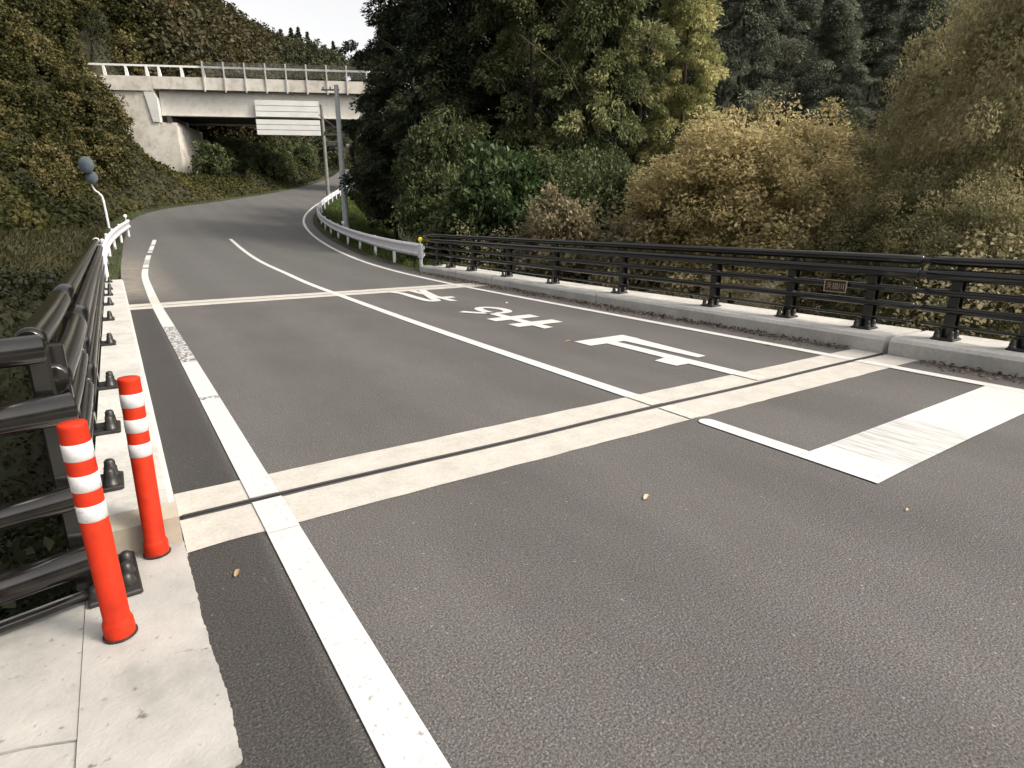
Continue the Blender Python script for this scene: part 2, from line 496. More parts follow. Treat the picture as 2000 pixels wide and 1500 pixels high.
# ------------------------------------------------------------------ mesh helpers
class MB:
    def __init__(self):
        self.v = []; self.f = []; self.s = []

    def add(self, v, f, smooth=False):
        o = len(self.v)
        self.v += [tuple(map(float, p)) for p in v]
        self.f += [tuple(i + o for i in q) for q in f]
        self.s += [smooth] * len(f)
        return self

    def box(self, c, size, ax=None, ay=None, bev=0.0):
        c = np.asarray(c, float); sx, sy, sz = [q / 2 for q in size]
        ax = np.array([1., 0, 0]) if ax is None else np.asarray(ax, float) / np.linalg.norm(ax)
        ay = np.array([-ax[1], ax[0], 0]) if ay is None else np.asarray(ay, float) / np.linalg.norm(ay)
        az = np.cross(ax, ay)
        if not bev:
            vs = [c + i * sx * ax + j * sy * ay + k * sz * az for k in (-1, 1) for j in (-1, 1) for i in (-1, 1)]
            return self.add(vs, [(0, 2, 3, 1), (4, 5, 7, 6), (0, 1, 5, 4), (2, 6, 7, 3), (0, 4, 6, 2), (1, 3, 7, 5)])
        b = bev
        def ring(a, bb, z):
            pts = [(a, -bb + b), (a, bb - b), (a - b, bb), (-a + b, bb), (-a, bb - b), (-a, -bb + b), (-a + b, -bb), (a - b, -bb)]
            return [c + p * ax + q * ay + z * az for p, q in pts]
        R = [ring(sx - b, sy - b, -sz), ring(sx, sy, -sz + b), ring(sx, sy, sz - b), ring(sx - b, sy - b, sz)]
        vs = [p for r in R for p in r]
        fs = [tuple(range(7, -1, -1)), tuple(range(24, 32))]
        for r in range(3):
            for i in range(8):
                j = (i + 1) % 8
                fs.append((r * 8 + i, r * 8 + j, r * 8 + 8 + j, r * 8 + 8 + i))
        return self.add(vs, fs)

    def sweep(self, path, prof, up=(0, 0, 1), smooth=False, scale=None, caps=True):
        """closed profile (side, up) swept along a path"""
        P = np.asarray(path, float); n = len(P); k = len(prof)
        T = np.gradient(P, axis=0); T /= np.linalg.norm(T, axis=1)[:, None]
        up = np.asarray(up, float)
        vs = []
        for i in range(n):
            s = np.cross(T[i], up); s /= np.linalg.norm(s)
            u = np.cross(s, T[i])
            m = 1 if scale is None else scale[i]
            vs += [P[i] + m * (a * s + b * u) for a, b in prof]
        fs = []
        for i in range(n - 1):
            for j in range(k):
                q = (j + 1) % k
                fs.append((i * k + j, i * k + q, (i + 1) * k + q, (i + 1) * k + j))
        self.add(vs, fs, smooth)
        if caps:
            self.add(vs[:k], [tuple(range(k - 1, -1, -1))])
            self.add(vs[-k:], [tuple(range(k))])
        return self

    def tube(self, path, r, n=14, smooth=True, caps=True):
        P = np.asarray(path, float)
        rr = np.full(len(P), float(r)) if np.isscalar(r) else np.asarray(r, float)
        d = P[-1] - P[0]
        up = (0, 0, 1) if abs(d[2]) < .9 * np.linalg.norm(d) else (0, 1, 0)
        prof = [(math.cos(2 * math.pi * i / n), math.sin(2 * math.pi * i / n)) for i in range(n)]
        return self.sweep(P, prof, up, smooth, rr, caps)

    def lathe(self, c, prof, n=24, axis=(0, 0, 1), smooth=True):
        c = np.asarray(c, float); az = np.asarray(axis, float); az /= np.linalg.norm(az)
        t = np.array([1., 0, 0]) if abs(az[0]) < .9 else np.array([0, 1., 0])
        ax = np.cross(t, az); ax /= np.linalg.norm(ax); ay = np.cross(az, ax)
        vs = []; k = len(prof)
        for i in range(n):
            a = 2 * math.pi * i / n
            vs += [c + r * (math.cos(a) * ax + math.sin(a) * ay) + z * az for r, z in prof]
        fs = []
        for i in range(n):
            q = (i + 1) % n
            for j in range(k - 1):
                fs.append((i * k + j, q * k + j, q * k + j + 1, i * k + j + 1))
        self.add(vs, fs, smooth)
        if prof[-1][0] > 1e-6:
            self.add([vs[i * k + k - 1] for i in range(n)], [tuple(range(n))])
        if prof[0][0] > 1e-6:
            self.add([vs[i * k] for i in range(n)], [tuple(range(n - 1, -1, -1))])
        return self

    def prism(self, poly, z0, z1):
        """upright prism over a ground polygon given counter-clockwise"""
        n = len(poly)
        z0 = [z0] * n if np.isscalar(z0) else z0
        z1 = [z1] * n if np.isscalar(z1) else z1
        vs = [(p[0], p[1], z) for p, z in zip(poly, z0)] + [(p[0], p[1], z) for p, z in zip(poly, z1)]
        fs = [tuple(range(n - 1, -1, -1)), tuple(range(n, 2 * n))]
        for i in range(n):
            j = (i + 1) % n
            fs.append((i, j, n + j, n + i))
        return self.add(vs, fs)

    def build(self, name, mat, parent=None, loc=None):
        me = bpy.data.meshes.new(name)
        v = self.v
        if loc is not None:
            v = [(a - loc[0], b - loc[1], c - loc[2]) for a, b, c in v]
        me.from_pydata(v, [], self.f)
        me.polygons.foreach_set('use_smooth', self.s)
        me.materials.append(mat)
        me.update()
        o = bpy.data.objects.new(name, me)
        C.objects.link(o)
        if parent is not None:
            o.parent = parent
            if loc is None:
                o.matrix_parent_inverse = parent.matrix_basis.inverted()
        elif loc is not None:
            o.location = loc
        return o


def quads_object(name, V, tint, mat, parent=None):
    """V: (N,4,3) quads with one tint each"""
    n = len(V)
    me = bpy.data.meshes.new(name)
    me.vertices.add(4 * n); me.loops.add(4 * n); me.polygons.add(n)
    me.vertices.foreach_set('co', V.reshape(-1).astype(np.float32))
    me.loops.foreach_set('vertex_index', np.arange(4 * n, dtype=np.int32))
    me.polygons.foreach_set('loop_start', np.arange(0, 4 * n, 4, dtype=np.int32))
    me.polygons.foreach_set('loop_total', np.full(n, 4, dtype=np.int32))
    at_ = me.attributes.new('tint', 'FLOAT', 'FACE')
    at_.data.foreach_set('value', np.clip(tint, 0, 1).astype(np.float32))
    me.materials.append(mat)
    me.update(calc_edges=True)
    o = bpy.data.objects.new(name, me)
    C.objects.link(o)
    if parent is not None:
        o.parent = parent
    return o


def unit(a):
    return a / np.maximum(np.linalg.norm(a, axis=-1, keepdims=True), 1e-9)


def leaf_quads(P, D, length, width, curl=.25, nrm=None):
    """diamond leaves at P growing along D"""
    n = len(P)
    D = unit(D)
    R = rng.normal(size=(n, 3)) if nrm is None else nrm + .6 * rng.normal(size=(n, 3))
    S = unit(np.cross(D, R)); N = np.cross(S, D)
    L = np.asarray(length).reshape(-1, 1) * np.ones((n, 1)); W = np.asarray(width).reshape(-1, 1) * np.ones((n, 1))
    a = P - D * L * .5
    c = P + D * L * .5 - N * L * curl * .5
    b = P + S * W * .5 + N * L * curl * .25
    d = P - S * W * .5 + N * L * curl * .25
    return np.stack([a, b, c, d], 1)


def tag(o, label=None, cat=None, group=None, kind=None):
    if label: o['label'] = label
    if cat: o['category'] = cat
    if group: o['group'] = group
    if kind: o['kind'] = kind
    return o


def thing(name, label, cat, loc=(0, 0, 0), group=None):
    o = bpy.data.objects.new(name, None)
    C.objects.link(o)
    o.empty_display_size = .2
    o.location = loc
    return tag(o, label, cat, group)


def copy_tree(o, parent=None):
    c = o.copy()
    C.objects.link(c)
    if parent is not None:
        c.parent = parent
    for ch in list(o.children):
        copy_tree(ch, c)
    return c


# ------------------------------------------------------------------ setting: ground, road, pad
def axis_vals(lo, hi, flo, fhi, step):
    a = list(np.arange(flo, fhi + .01, step))
    s = step; x = flo
    left = []
    while x > lo:
        s *= 1.22; x -= s; left.append(x)
    s = step; x = a[-1]; right = []
    while x < hi:
        s *= 1.22; x += s; right.append(x)
    return np.array(left[::-1] + a + right)


gx = axis_vals(-2500, 2500, -34, 70, 1.1)
gy = axis_vals(-2500, 2500, -6, 130, 1.1)
GX, GY = np.meshgrid(gx, gy)
GZ = terrain(GX.ravel(), GY.ravel()).reshape(GX.shape)
rfar = np.hypot(GX, GY)
GZ = np.where(rfar > 450, GZ * np.clip(1 - (rfar - 450) / 900, 0, 1), GZ)
nx, ny = len(gx), len(gy)
gm = MB()
idx = np.arange(nx * ny).reshape(ny, nx)
gm.v = list(map(tuple, np.c_[GX.ravel(), GY.ravel(), GZ.ravel()]))
q = np.stack([idx[:-1, :-1], idx[:-1, 1:], idx[1:, 1:], idx[1:, :-1]], -1).reshape(-1, 4)
# open the sheet where the bridge deck and the pads stand so that it never rises through them
gm.f = [tuple(map(int, r)) for r in q]
gm.s = [True] * len(gm.f)
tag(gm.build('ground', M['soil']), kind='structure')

road = MB()
ts = np.linspace(0, 1, 260)
NA = 9
rows = []
for i in range(260):
    a, b = LEd[i], REd[i]
    row = []
    for k in range(NA):
        p = a + (b - a) * k / (NA - 1)
        row.append((p[0], p[1], float(zr(min(p[1], 120)))))
    rows += row
rf = []
for i in range(259):
    for k in range(NA - 1):
        rf.append((i * NA + k, i * NA + k + 1, (i + 1) * NA + k + 1, (i + 1) * NA + k))
road.add(rows, rf, True)
road_o = tag(road.build('road', M['asphalt']), kind='structure')


def ribbon(P, w, lift=.004, poly=None):
    """painted strip along a ground polyline"""
    P = np.asarray(P, float)
    a = offset(P, -w / 2); b = offset(P, w / 2)
    v = []
    for p, r in zip(a, b):
        v += [(p[0], p[1], float(zr(p[1])) + lift), (r[0], r[1], float(zr(r[1])) + lift)]
    f = [(2 * i, 2 * i + 1, 2 * i + 3, 2 * i + 2) for i in range(len(P) - 1)]
    return v, f


def clipY(P, y0, y1, n=60):
    d = P[:, 1]
    ys = np.linspace(y0, y1, n)
    return np.c_[np.interp(ys, d, P[:, 0]), ys]


LLd = resample([(.54, -14), (.54, 0), (.54, 8), (.53, 13.3), (.56, 16.5), (.62, 20), (.80, 23.3), (1.07, 27.1), (1.77, 35)], 200)
CLd = resample([(3.88, -2), (3.88, 2), (3.89, 8), (4.03, 13.6), (4.11, 16.1), (4.25, 18.9), (4.44, 24.3), (5.09, 34.3)], 200)

mk = MB()
for y0, y1 in ((-13, 5.92), (6.02, 7.7), (10.55, 13.55), (14.9, 22.3), (22.7, 23.6), (25.6, 27.3), (28.4, 29.0), (29.4, 31.6), (32.0, 34.4)):
    mk.add(*ribbon(clipY(LLd, y0, y1, max(3, int((y1 - y0) * 3))), .165, .0085))
mk.add(*ribbon(clipY(RLd, -13, 62, 170), .15, .0085))
mk.add(*ribbon(clipY(CLd, 3.87, 34.3, 90), .155, .0085))
mk.build('edge_and_centre_line', M['white_line'], road_o)
mk = MB()
mk.add(*ribbon(clipY(LLd, 7.7, 10.55, 20), .165, .0085))
mk.add(*ribbon(clipY(LLd, 5.92, 6.02, 4), .165, .0085))
mk.add(*ribbon(clipY(LLd, 23.6, 25.6, 8), .165, .0085))
mk.build('worn_line', M['worn_line'], road_o)
mk = MB()
mk.add(*ribbon(clipY(CLd, 3.1, 3.46, 4), .155, .0125))
mk.add(*ribbon(clipY(CLd, 3.54, 3.866, 4), .155, .0125))
mk.add(*ribbon(clipY(LLd, 13.56, 14.89, 8), .165, .0085))
mk.build('faded_line', M['faded_line'], road_o)
# box in front of the stop line: short centre line with a rounded end, and the broad stop line
mk = MB()
arc = [(3.87 + .075 * math.cos(a), 2.98 + .075 * math.sin(a)) for a in np.linspace(0, math.pi, 9)]
poly = [(3.945, 2.16)] + arc + [(3.795, 2.16), (3.80, 1.60)]
poly = [(3.945, 2.155), (3.945, 2.98)] + arc[1:-1] + [(3.795, 2.98), (3.795, 2.155)]
mk.add([(x, y, .0085) for x, y in poly], [tuple(range(len(poly)))])
mk.build('stop_box_line', M['white_line'], road_o)
mk = MB()
mk.add([(3.795, 1.61, .0085), (4.18, 1.622, .0085), (4.18, 2.153, .0085), (3.795, 2.153, .0085)], [(0, 1, 2, 3)])
mk.add([(5.32, 1.64, .0085), (7.07, 1.65, .0085), (7.07, 2.19, .0085), (5.32, 2.165, .0085)], [(0, 1, 2, 3)])
mk.build('stop_line', M['white_line'], road_o)
mk = MB()
mk.add([(4.18, 1.622, .0085), (5.32, 1.64, .0085), (5.32, 2.165, .0085), (4.18, 2.153, .0085)], [(0, 1, 2, 3)])
mk.build('scuffed_stop_line', M['streak_line'], road_o)


# the stop lettering, read from the far end of the bridge
def stroke(mb, pts, w, lift=.0085, close=False):
    P = resample(pts, 40) if len(pts) > 2 else np.array(pts, float)
    mb.add(*ribbon(P, w, lift))


gl = MB()
rect = lambda x0, x1, y0, y1, l=.0085: gl.add([(x0, y0, l), (x1, y0, l), (x1, y1, l), (x0, y1, l)], [(0, 1, 2, 3)])
rect(5.06, 5.95, 5.85, 6.19)                                                       # base of the first character
rect(5.345, 5.535, 3.875, 5.849)
gl.add([(5.69, 4.61, .0085), (5.84, 4.62, .0085), (5.93, 5.849, .0085), (5.66, 5.849, .0085)], [(0, 1, 2, 3)])
gl.add([(5.15, 4.46, .0085), (5.344, 4.46, .0085), (5.344, 4.83, .0085), (5.13, 4.78, .0085)], [(0, 1, 2, 3)])
rect(5.06, 5.93, 7.55, 7.85, .0090)                                                # second character: two bars
rect(5.05, 5.93, 8.20, 8.50, .0090)
gl.add([(5.31, 7.21, .0100), (5.49, 7.24, .0100), (5.53, 8.95, .0100), (5.36, 8.95, .0100)], [(0, 1, 2, 3)])
th = np.linspace(-2.0, 2.65, 40)
loop = [(5.445, 8.95), (5.455, 9.2), (5.48, 9.45), (5.56, 9.64), (5.68, 9.68), (5.82, 9.52), (5.87, 9.25), (5.78, 8.98), (5.6, 8.92), (5.36, 9.06), (5.2, 9.24), (5.08, 9.44)]
gl.add(*ribbon(resample(loop, 60), .16, .0106))
gl.add([(5.60, 10.85, .0090), (5.75, 10.83, .0090), (5.76, 13.0, .0090), (5.60, 13.0, .0090)], [(0, 1, 2, 3)])     # third character
gl.add(*ribbon(np.array([(5.96, 11.40), (5.62, 11.46)]), .26, .0100))
gl.add(*ribbon(resample([(5.62, 11.55), (5.78, 12.3), (5.93, 12.95)], 20), .17, .0112))
gl.add(*ribbon(resample([(5.93, 12.9), (5.70, 12.2), (5.50, 11.5), (5.36, 11.0), (5.25, 11.05), (5.24, 11.8), (5.28, 12.6), (5.2, 12.93)], 40), .17, .0124))
gl.build('stop_lettering', M['white_line'], road_o)
gl = MB()
gl.add([(5.345, 3.55, .0125), (5.535, 3.55, .0125), (5.535, 3.866, .0125), (5.345, 3.866, .0125)], [(0, 1, 2, 3)])
gl.build('faded_lettering', M['faded_line'], road_o)


# expansion joints let into the carriageway
def wavy(y0, y1, x0, x1, amp0, amp1, lift, n=80):
    xs = np.linspace(x0, x1, n)
    a = y0 + amp0 * (vnoise(xs * 6.3 + 2, xs * 0) - .5) * 2
    b = y1 + amp1 * (vnoise(xs * 6.3 + 77, xs * 0) - .5) * 2
    v = []
    for x, p, r in zip(xs, a, b):
        v += [(x, p, lift), (x, r, lift)]
    return v, [(2 * i, 2 * i + 2, 2 * i + 3, 2 * i + 1) for i in range(n - 1)]


jb = MB()
v_, f_ = wavy(3.10, 3.475, .085, 7.79, .006, .003, .0045)
v_ = [(x, y - (.09 * max(0, .3 - x) if i % 2 == 0 else 0), z) for i, (x, y, z) in enumerate(v_)]
jb.add(v_, f_)
jb.add(*wavy(3.53, 3.865, .085, 7.79, .003, .005, .0045))
jb.add(*wavy(12.98, 13.38, .085, 7.79, .010, .003, .0045))
jb.add(*wavy(13.43, 13.84, .085, 7.79, .003, .010, .0045))
joint_o = jb.build('expansion_joint', M['pale_band'], road_o)
jr = MB()
xs = np.linspace(.10, 7.76, 60)
cy = 3.502 + .008 * np.sin(xs * 2.1) + .006 * (vnoise(xs * 3, xs) - .5)
jr.sweep(np.c_[xs, cy, np.full(60, .004)], [(-.032, -.004), (.032, -.004), (.026, .007), (.006, .012), (0, .004), (-.006, .012), (-.026, .007)], smooth=False)
jr.sweep(np.array([(.1, 13.405, .003), (7.7, 13.405, .003)]), [(-.024, -.003), (.024, -.003), (.02, .003), (-.02, .003)])
jr.build('rubber_seal', M['rubber'], joint_o)
jl = MB()
jl.add(*ribbon(clipY(LLd, 3.05, 3.465, 4), .165, .0125))
jl.add(*ribbon(clipY(LLd, 3.54, 3.88, 4), .165, .0125))
jl.build('line_over_joint', M['white_line'], road_o)

# concrete apron at the left abutment (three cast bays)
def ragged(pts, n, amp):
    out = []
    for (a, b) in zip(pts[:-1], pts[1:]):
        a = np.array(a); b = np.array(b)
        for t in np.linspace(0, 1, n, endpoint=False):
            p = a + (b - a) * t
            out.append((p[0] + rng.normal() * amp, p[1] + rng.normal() * amp))
    return out


apron = MB()
edge = ragged([(.10, 1.66), (.105, 1.95), (.085, 2.4), (.082, 3.20)], 30, .0022)
bayA = [(-.3235, 1.66)] + [(-.1, 1.66), (.05, 1.65)] + edge + [(.082, 3.20), (-.3235, 3.20)]
apron.prism(bayA, -.2, .014)
bayB = [(-3.2, 1.95), (-.60, 2.13), (-.326, 2.04), (-.326, 2.84), (-.7, 2.74), (-3.2, 2.12)]
bayB = [(-3.2, .95), (-.60, 2.12), (-.45, 2.08), (-.326, 2.03), (-.326, 2.98), (-3.2, 2.26)]
apron.prism(bayB, -.2, .009)
bayC = [(-3.2, -9), (.09, -9), (.09, 1.57), (.055, 1.61), (.0, 1.63), (-.326, 1.63), (-.326, 2.023), (-.45, 2.073), (-.60, 2.113), (-3.2, .943)]
apron.prism(bayC, -.2, .004)
tag(apron.build('pavement_apron', M['pad']), kind='structure')

# deck slab of the road bridge below the carriageway, and its abutments
dk = MB()
dk.prism([(-.283, 3.52), (8.75, 3.52), (8.95, 17.5), (-.283, 17.5)], -.75, -.03)
for x in (.4, 2.6, 4.8, 7.0):
    dk.box((x, 10.5, -1.15), (.45, 13.6, .8))
tag(dk.build('road_bridge_deck', M['kerb']), 'grey concrete slab of the small road bridge under the asphalt between the kerbs', 'bridge')
ab = MB()
ab.prism([(-.28, 2.0), (8.75, 2.0), (8.75, 3.46), (-.28, 3.46)], -5.5, -.06)
tag(ab.build('near_abutment', M['kerb'], None), kind='structure')
ab = MB()
ab.prism([(-.72, 17.56), (8.95, 17.56), (8.95, 18.6), (-.72, 18.6)], -5.5, -.06)
tag(ab.build('far_abutment', M['kerb'], None), kind='structure')


# ------------------------------------------------------------------ kerbs
def kerb(name, path, prof, mat, label, end=None):
    k = MB()
    k.sweep(np.c_[path, np.zeros(len(path))], prof)
    o = k.build(name, mat)
    tag(o, label, 'kerb')
    return o


rp = [(0, -.3), (0, .165), (.035, .205), (.97, .205), (.97, -.3)][::-1]
ky = np.linspace(3.53, 17.75, 30)
kx = 7.80 + .30 * sm(ky, 9, 18.5)
kR = kerb('bridge_kerb', np.c_[kx, ky], rp, M['kerb'], 'long pale concrete kerb along the bridge under the black railing on the right')
kj = MB()
for yy in (15.2, 13.05, 8.9):
    x0 = 7.80 + .30 * float(sm(yy, 9, 18.5))
    kj.box((x0 + .05, yy, .085), (.106, .028, .246))
    kj.box((x0 + .5, yy, .2025), (.9, .02, .01))
kj.build('filled_joint', M['end_concrete'], kR)
ky = np.linspace(-9, 3.46, 12)
kerb('bridge_kerb', np.c_[np.full(12, 7.80), ky], rp, M['kerb'], 'shorter pale concrete kerb beside the stop line, nearest the camera on the right')
lp = [(0, -.3), (0, .165), (-.03, .20), (-.36, .20), (-.36, -.3)]
ky = np.linspace(3.30, 17.55, 20)
kL = kerb('bridge_kerb', np.c_[np.full(20, .075), ky], lp, M['kerb'], 'flat white concrete kerb along the left railing behind the orange posts')
ke = MB()
ke.prism([(-.287, 3.20), (.078, 3.20), (.078, 3.297), (-.287, 3.297)], -.1, [.155, .155, .199, .199])
ke.build('kerb_end', M['end_concrete'], kL)
kj = MB()
for yy in (13.4, 9.0, 5.05):
    kj.box((-.12, yy, .1985), (.32, .014, .005))
kj.build('scored_joint', M['end_concrete'], kL)


# ------------------------------------------------------------------ black bridge railings
def make_post(root, x, y, z0, side, top=1.1):
    """post with base plate; side = +1 when the road lies towards +X"""
    m = MB()
    w = .055
    # tapered web seen from the road, with front and back flanges
    prof = [(x - side * .05, y)]
    hgt = top - z0
    for dx, th_ in ((side * .045, .022), (-side * .075, .018)):
        m.add([(x + dx - th_ / 2 * side, y - w, z0 + .02), (x + dx + th_ / 2 * side, y - w, z0 + .02), (x + dx + th_ / 2 * side, y + w, z0 + .02), (x + dx - th_ / 2 * side, y + w, z0 + .02),
               (x + dx - th_ / 2 * side, y - w, top - .16), (x + dx + th_ / 2 * side, y - w, top - .16), (x + dx + th_ / 2 * side, y + w, top - .16), (x + dx - th_ / 2 * side, y + w, top - .16)],
              [(0, 3, 2, 1), (4, 5, 6, 7), (0, 1, 5, 4), (1, 2, 6, 5), (2, 3, 7, 6), (3, 0, 4, 7)])
    m.box((x - side * .015, y, z0 + .02 + (hgt - .18) / 2), (.10, .02, hgt - .19))
    m.box((x - side * .02, y, top - .10), (.075, .085, .13), bev=.012)
    m.box((x - side * .02, y, top - .02), (.05, .07, .06))
    p = m.build('post', M['rail_paint'], root)
    b = MB()
    b.box((x + side * .065, y, z0 + .014), (.25, .24, .024), bev=.006)
    for sx in (.135, .0):
        for sy in (-.075, .075):
            cx_, cy_ = x + side * (sx + .0), y + sy
            b.lathe((cx_, cy_, z0 + .026), [(.040, 0), (.040, .012), (.033, .016), (.033, .046), (.028, .056), (.027, .080), (.018, .093), (0, .096)], 14)
    b.build('base_plate', M['steel_cap'], p)
    return p


RAIL = ((1.125, .057, 0.0), (.965, .070, .045), (.755, .045, .045), (.555, .045, .045), (.365, .018, .045))


def railing(name, label, paths, posts, side, z0, heights=RAIL, group='black bridge railings'):
    root = thing(name, label, 'railing', (posts[0][0], posts[0][1], z0), group)
    bpy.context.view_layer.update()
    for (zz, r, off) in heights:
        P = np.array([(px_ + side * off, py_, zz) for px_, py_ in paths])
        if len(P) > 2:
            P = resample(P, 24)
        m = MB()
        t0 = P[1] - P[0]; t0 = t0 / np.linalg.norm(t0)
        t1 = P[-1] - P[-2]; t1 = t1 / np.linalg.norm(t1)
        pts = np.vstack([P[0] - t0 * r * .12, P, P[-1] + t1 * r * .12])
        rr = np.r_[r * .82, np.full(len(P), r), r * .82]
        m.tube(pts, rr, 18)
        m.build('rail', M['rail_paint'], root)
    for (x, y) in posts:
        make_post(root, x, y, z0, side, heights[0][0])
    return root


rx = lambda y: 8.33 + .26 * float(sm(y, 10, 18.5))
PY_R = [4.01, 5.15, 6.53, 8.75, 10.95, 13.0, 15.0, 16.4, 17.4]
RR = railing('bridge_railing', 'long black five-rail bridge railing carrying the small brown plate on the right',
             [(rx(y), y) for y in (3.47, 6, 9, 12, 15, 18.3)], [(rx(y), y) for y in PY_R], -1, .205)
railing('bridge_railing', 'black railing section beyond the gap, cut by the right edge of the view',
        [(8.33, -3.0), (8.33, 0), (8.33, 3.36)], [(8.33, y) for y in (3.05, 2.30, 1.3, -.5)], -1, .205)
PY_L = [3.72, 4.78, 6.1, 8.3, 10.4, 12.3, 13.9, 15.1, 16.9]
railing('bridge_railing', 'long black railing running away along the left kerb past the orange posts',
        [(-.33, 4.72), (-.33, 8), (-.33, 12), (-.33, 17.6)], [(-.33, y) for y in PY_L[1:]], 1, .20)
LR = railing('bridge_railing', 'short black railing stub meeting the corner behind the taller orange post',
             [(-.34, 3.02), (-.33, 3.8), (-.33, 4.64)], [(-.33, 3.72)], 1, .20)
# sleeve at the break and bright bolts at the gap of the far railing
for (zz, r, off) in RAIL[:4]:
    MB().tube([(-.33 + off, 4.60, zz), (-.33 + off, 4.76, zz)], r * .8, 14).build('sleeve', M['steel_cap'], LR)
    MB().tube([(8.33 - off, 3.34, zz), (8.33 - off, 3.49, zz)], r * .62, 12).build('sleeve', M['steel_cap'], RR)

# railing that turns the corner at the left abutment
p0 = np.array([-.28, 2.85]); hd = np.array([-1, -.25]) / math.hypot(1, .25)
cr = thing('corner_railing', 'black railing turning left behind the nearest orange post, cut by the left edge', 'railing', (p0[0], p0[1], 0), 'black bridge railings')
bpy.context.view_layer.update()
for zz, r, s0 in ((1.127, .056, .01), (.878, .062, -.05), (.500, .050, -.01), (.215, .062, -.02), (.052, .020, .03)):
    m = MB()
    a = np.r_[p0 + hd * s0, zz]; b = np.r_[p0 + hd * 3.2, zz]
    t = (b - a) / np.linalg.norm(b - a)
    m.tube([a - t * r * .12, a, b], [r * .8, r, r], 20)
    m.build('rail', M['rail_paint'], cr)
m = MB()
m.box((-.315, 2.97, .57), (.075, .10, 1.08), bev=.01)
m.box((-.285, 3.05, .62), (.10, .05, .98), bev=.008)
for zz in (.215, .5, .878, 1.1):
    m.box((-.33, 2.91, zz), (.05, .10, .055))
pst = m.build('post', M['rail_paint'], cr)
b = MB()
b.box((-.222, 2.99, .026), (.20, .40, .024), ax=(1, .06, 0), bev=.006)
for cx_, cy_ in ((-.165, 2.88), (-.165, 2.98), (-.165, 3.09), (-.28, 2.84)):
    b.lathe((cx_, cy_, .036), [(.034, 0), (.034, .012), (.028, .03), (.024, .045), (.012, .055), (0, .057)], 12)
b.build('base_plate', M['steel_cap'], pst)

# small name plate fixed to the right railing
pl = thing('name_plate', 'small brown plate with pale lettering and gold border on the black railing', 'sign', (8.19, 4.44, .63))
bpy.context.view_layer.update()
m = MB(); m.box((8.205, 4.44, .73), (.016, .36, .19), bev=.004); m.build('plate', M['plate_brown'], pl)
m = MB()
for c_, s_ in (((8.1945, 4.44, .8195), (.012, .36, .012)), ((8.1945, 4.44, .6405), (.012, .36, .012)), ((8.1945, 4.2665, .73), (.012, .012, .166)), ((8.1945, 4.6135, .73), (.012, .012, .166))):
    m.box(c_, s_)
m.build('border', M['plate_gold'], pl)
m = MB()
def plate_stroke(y0, z0, y1, z1, w=.008):
    a = np.array([8.1935, y0, z0]); b_ = np.array([8.1935, y1, z1])
    d = b_ - a
    m.box((a + b_) / 2, (.004, w, np.linalg.norm(d)), ax=(1, 0, 0), ay=np.cross(d / np.linalg.norm(d), (1, 0, 0)))
YC = 4.54
for (y0, z0, y1, z1) in ((.03, .045, -.03, .045), (.04, .015, -.04, .015), (0, .045, .0, -.005), (-.002, .01, .035, -.05), (.0, .01, -.035, -.05), (.02, -.02, -.02, -.02)):
    plate_stroke(YC + y0, .73 + z0, YC + y1, .73 + z1)
YC = 4.44
for (y0, z0, y1, z1) in ((.035, .04, -.035, .04), (.035, .04, .035, -.045), (-.035, .04, -.035, -.045), (.035, -.045, -.035, -.045), (.03, .012, -.03, .012), (.03, -.016, -.03, -.016), (0, .04, 0, -.04)):
    plate_stroke(YC + y0, .73 + z0, YC + y1, .73 + z1)
YC = 4.34
for (y0, z0, y1, z1) in ((.032, .045, .04, -.05), (0, .04, 0, -.035), (-.034, .048, -.034, -.052)):
    plate_stroke(YC + y0, .73 + z0, YC + y1, .73 + z1, .009)
m.build('lettering', M['plate_gold'], pl)
pl.scale = (1, .86, .86)
pl.location = (8.19, 4.44, .645)


# ------------------------------------------------------------------ orange delineator posts
def delineator():
    root = thing('delineator_post', '', 'delineator post', (0, 0, 0), 'orange delineator posts')
    H, r = .885, .046
    m = MB()
    m.lathe((0, 0, .012), [(.053, .0), (.0545, .014), (.0535, .055), (.049, .066), (r, .072), (r, H - .06), (r * .97, H - .022), (r * .985, H - .018), (r * .99, H - .006), (r * .9, H), (0, H + .001)], 32)
    tube = m.build('tube', M['orange'], root)
    for z0 in (H - .135, H - .255, H - .375):
        b = MB()
        b.lathe((0, 0, .012 + z0), [(r, -.001), (r + .0014, 0), (r + .0014, .062), (r, .063)], 32)
        b.build('reflective_band', M['band'], tube)
    b = MB()
    b.lathe((0, 0, .0), [(.053, 0), (.0565, .002), (.0565, .011), (.052, .013)], 32)
    for k in range(30):
        a = 2 * math.pi * k / 30
        b.box((.057 * math.cos(a), .057 * math.sin(a), .008), (.006, .006, .008), ax=(math.cos(a), math.sin(a), 0))
    b.build('base_ring', M['base_black'], root)
    return root


d1 = delineator()
d1['label'] = 'nearest orange delineator post with three white bands, in front of the corner railing'
d1.location = (-.20, 2.53, .014)
d1.rotation_euler = (math.radians(0.6), math.radians(-1.2), .3)
d2 = copy_tree(d1)
d2['label'] = 'orange banded delineator post standing at the end of the left kerb by the joint'
d2.location = (-.04, 3.135, .014)
d2.rotation_euler = (math.radians(.4), math.radians(.6), 1.1)


# ------------------------------------------------------------------ white guardrails
def wbeam(root, path, zc, h=.36, name='beam'):
    P = resample(np.asarray(path), 60)
    P3 = np.c_[P, zr(P[:, 1]) + zc]
    y = h / 2
    front = [(.0, y), (.045, y - .05), (.055, y - .09), (.005, y - .15), (.005, -y + .15), (.055, -y + .09), (.045, -y + .05), (0, -y)]
    prof = front + [(a - .012, b) for a, b in front[::-1]]
    return P, MB().sweep(P3, prof).build(name, M['guard_white'], root)


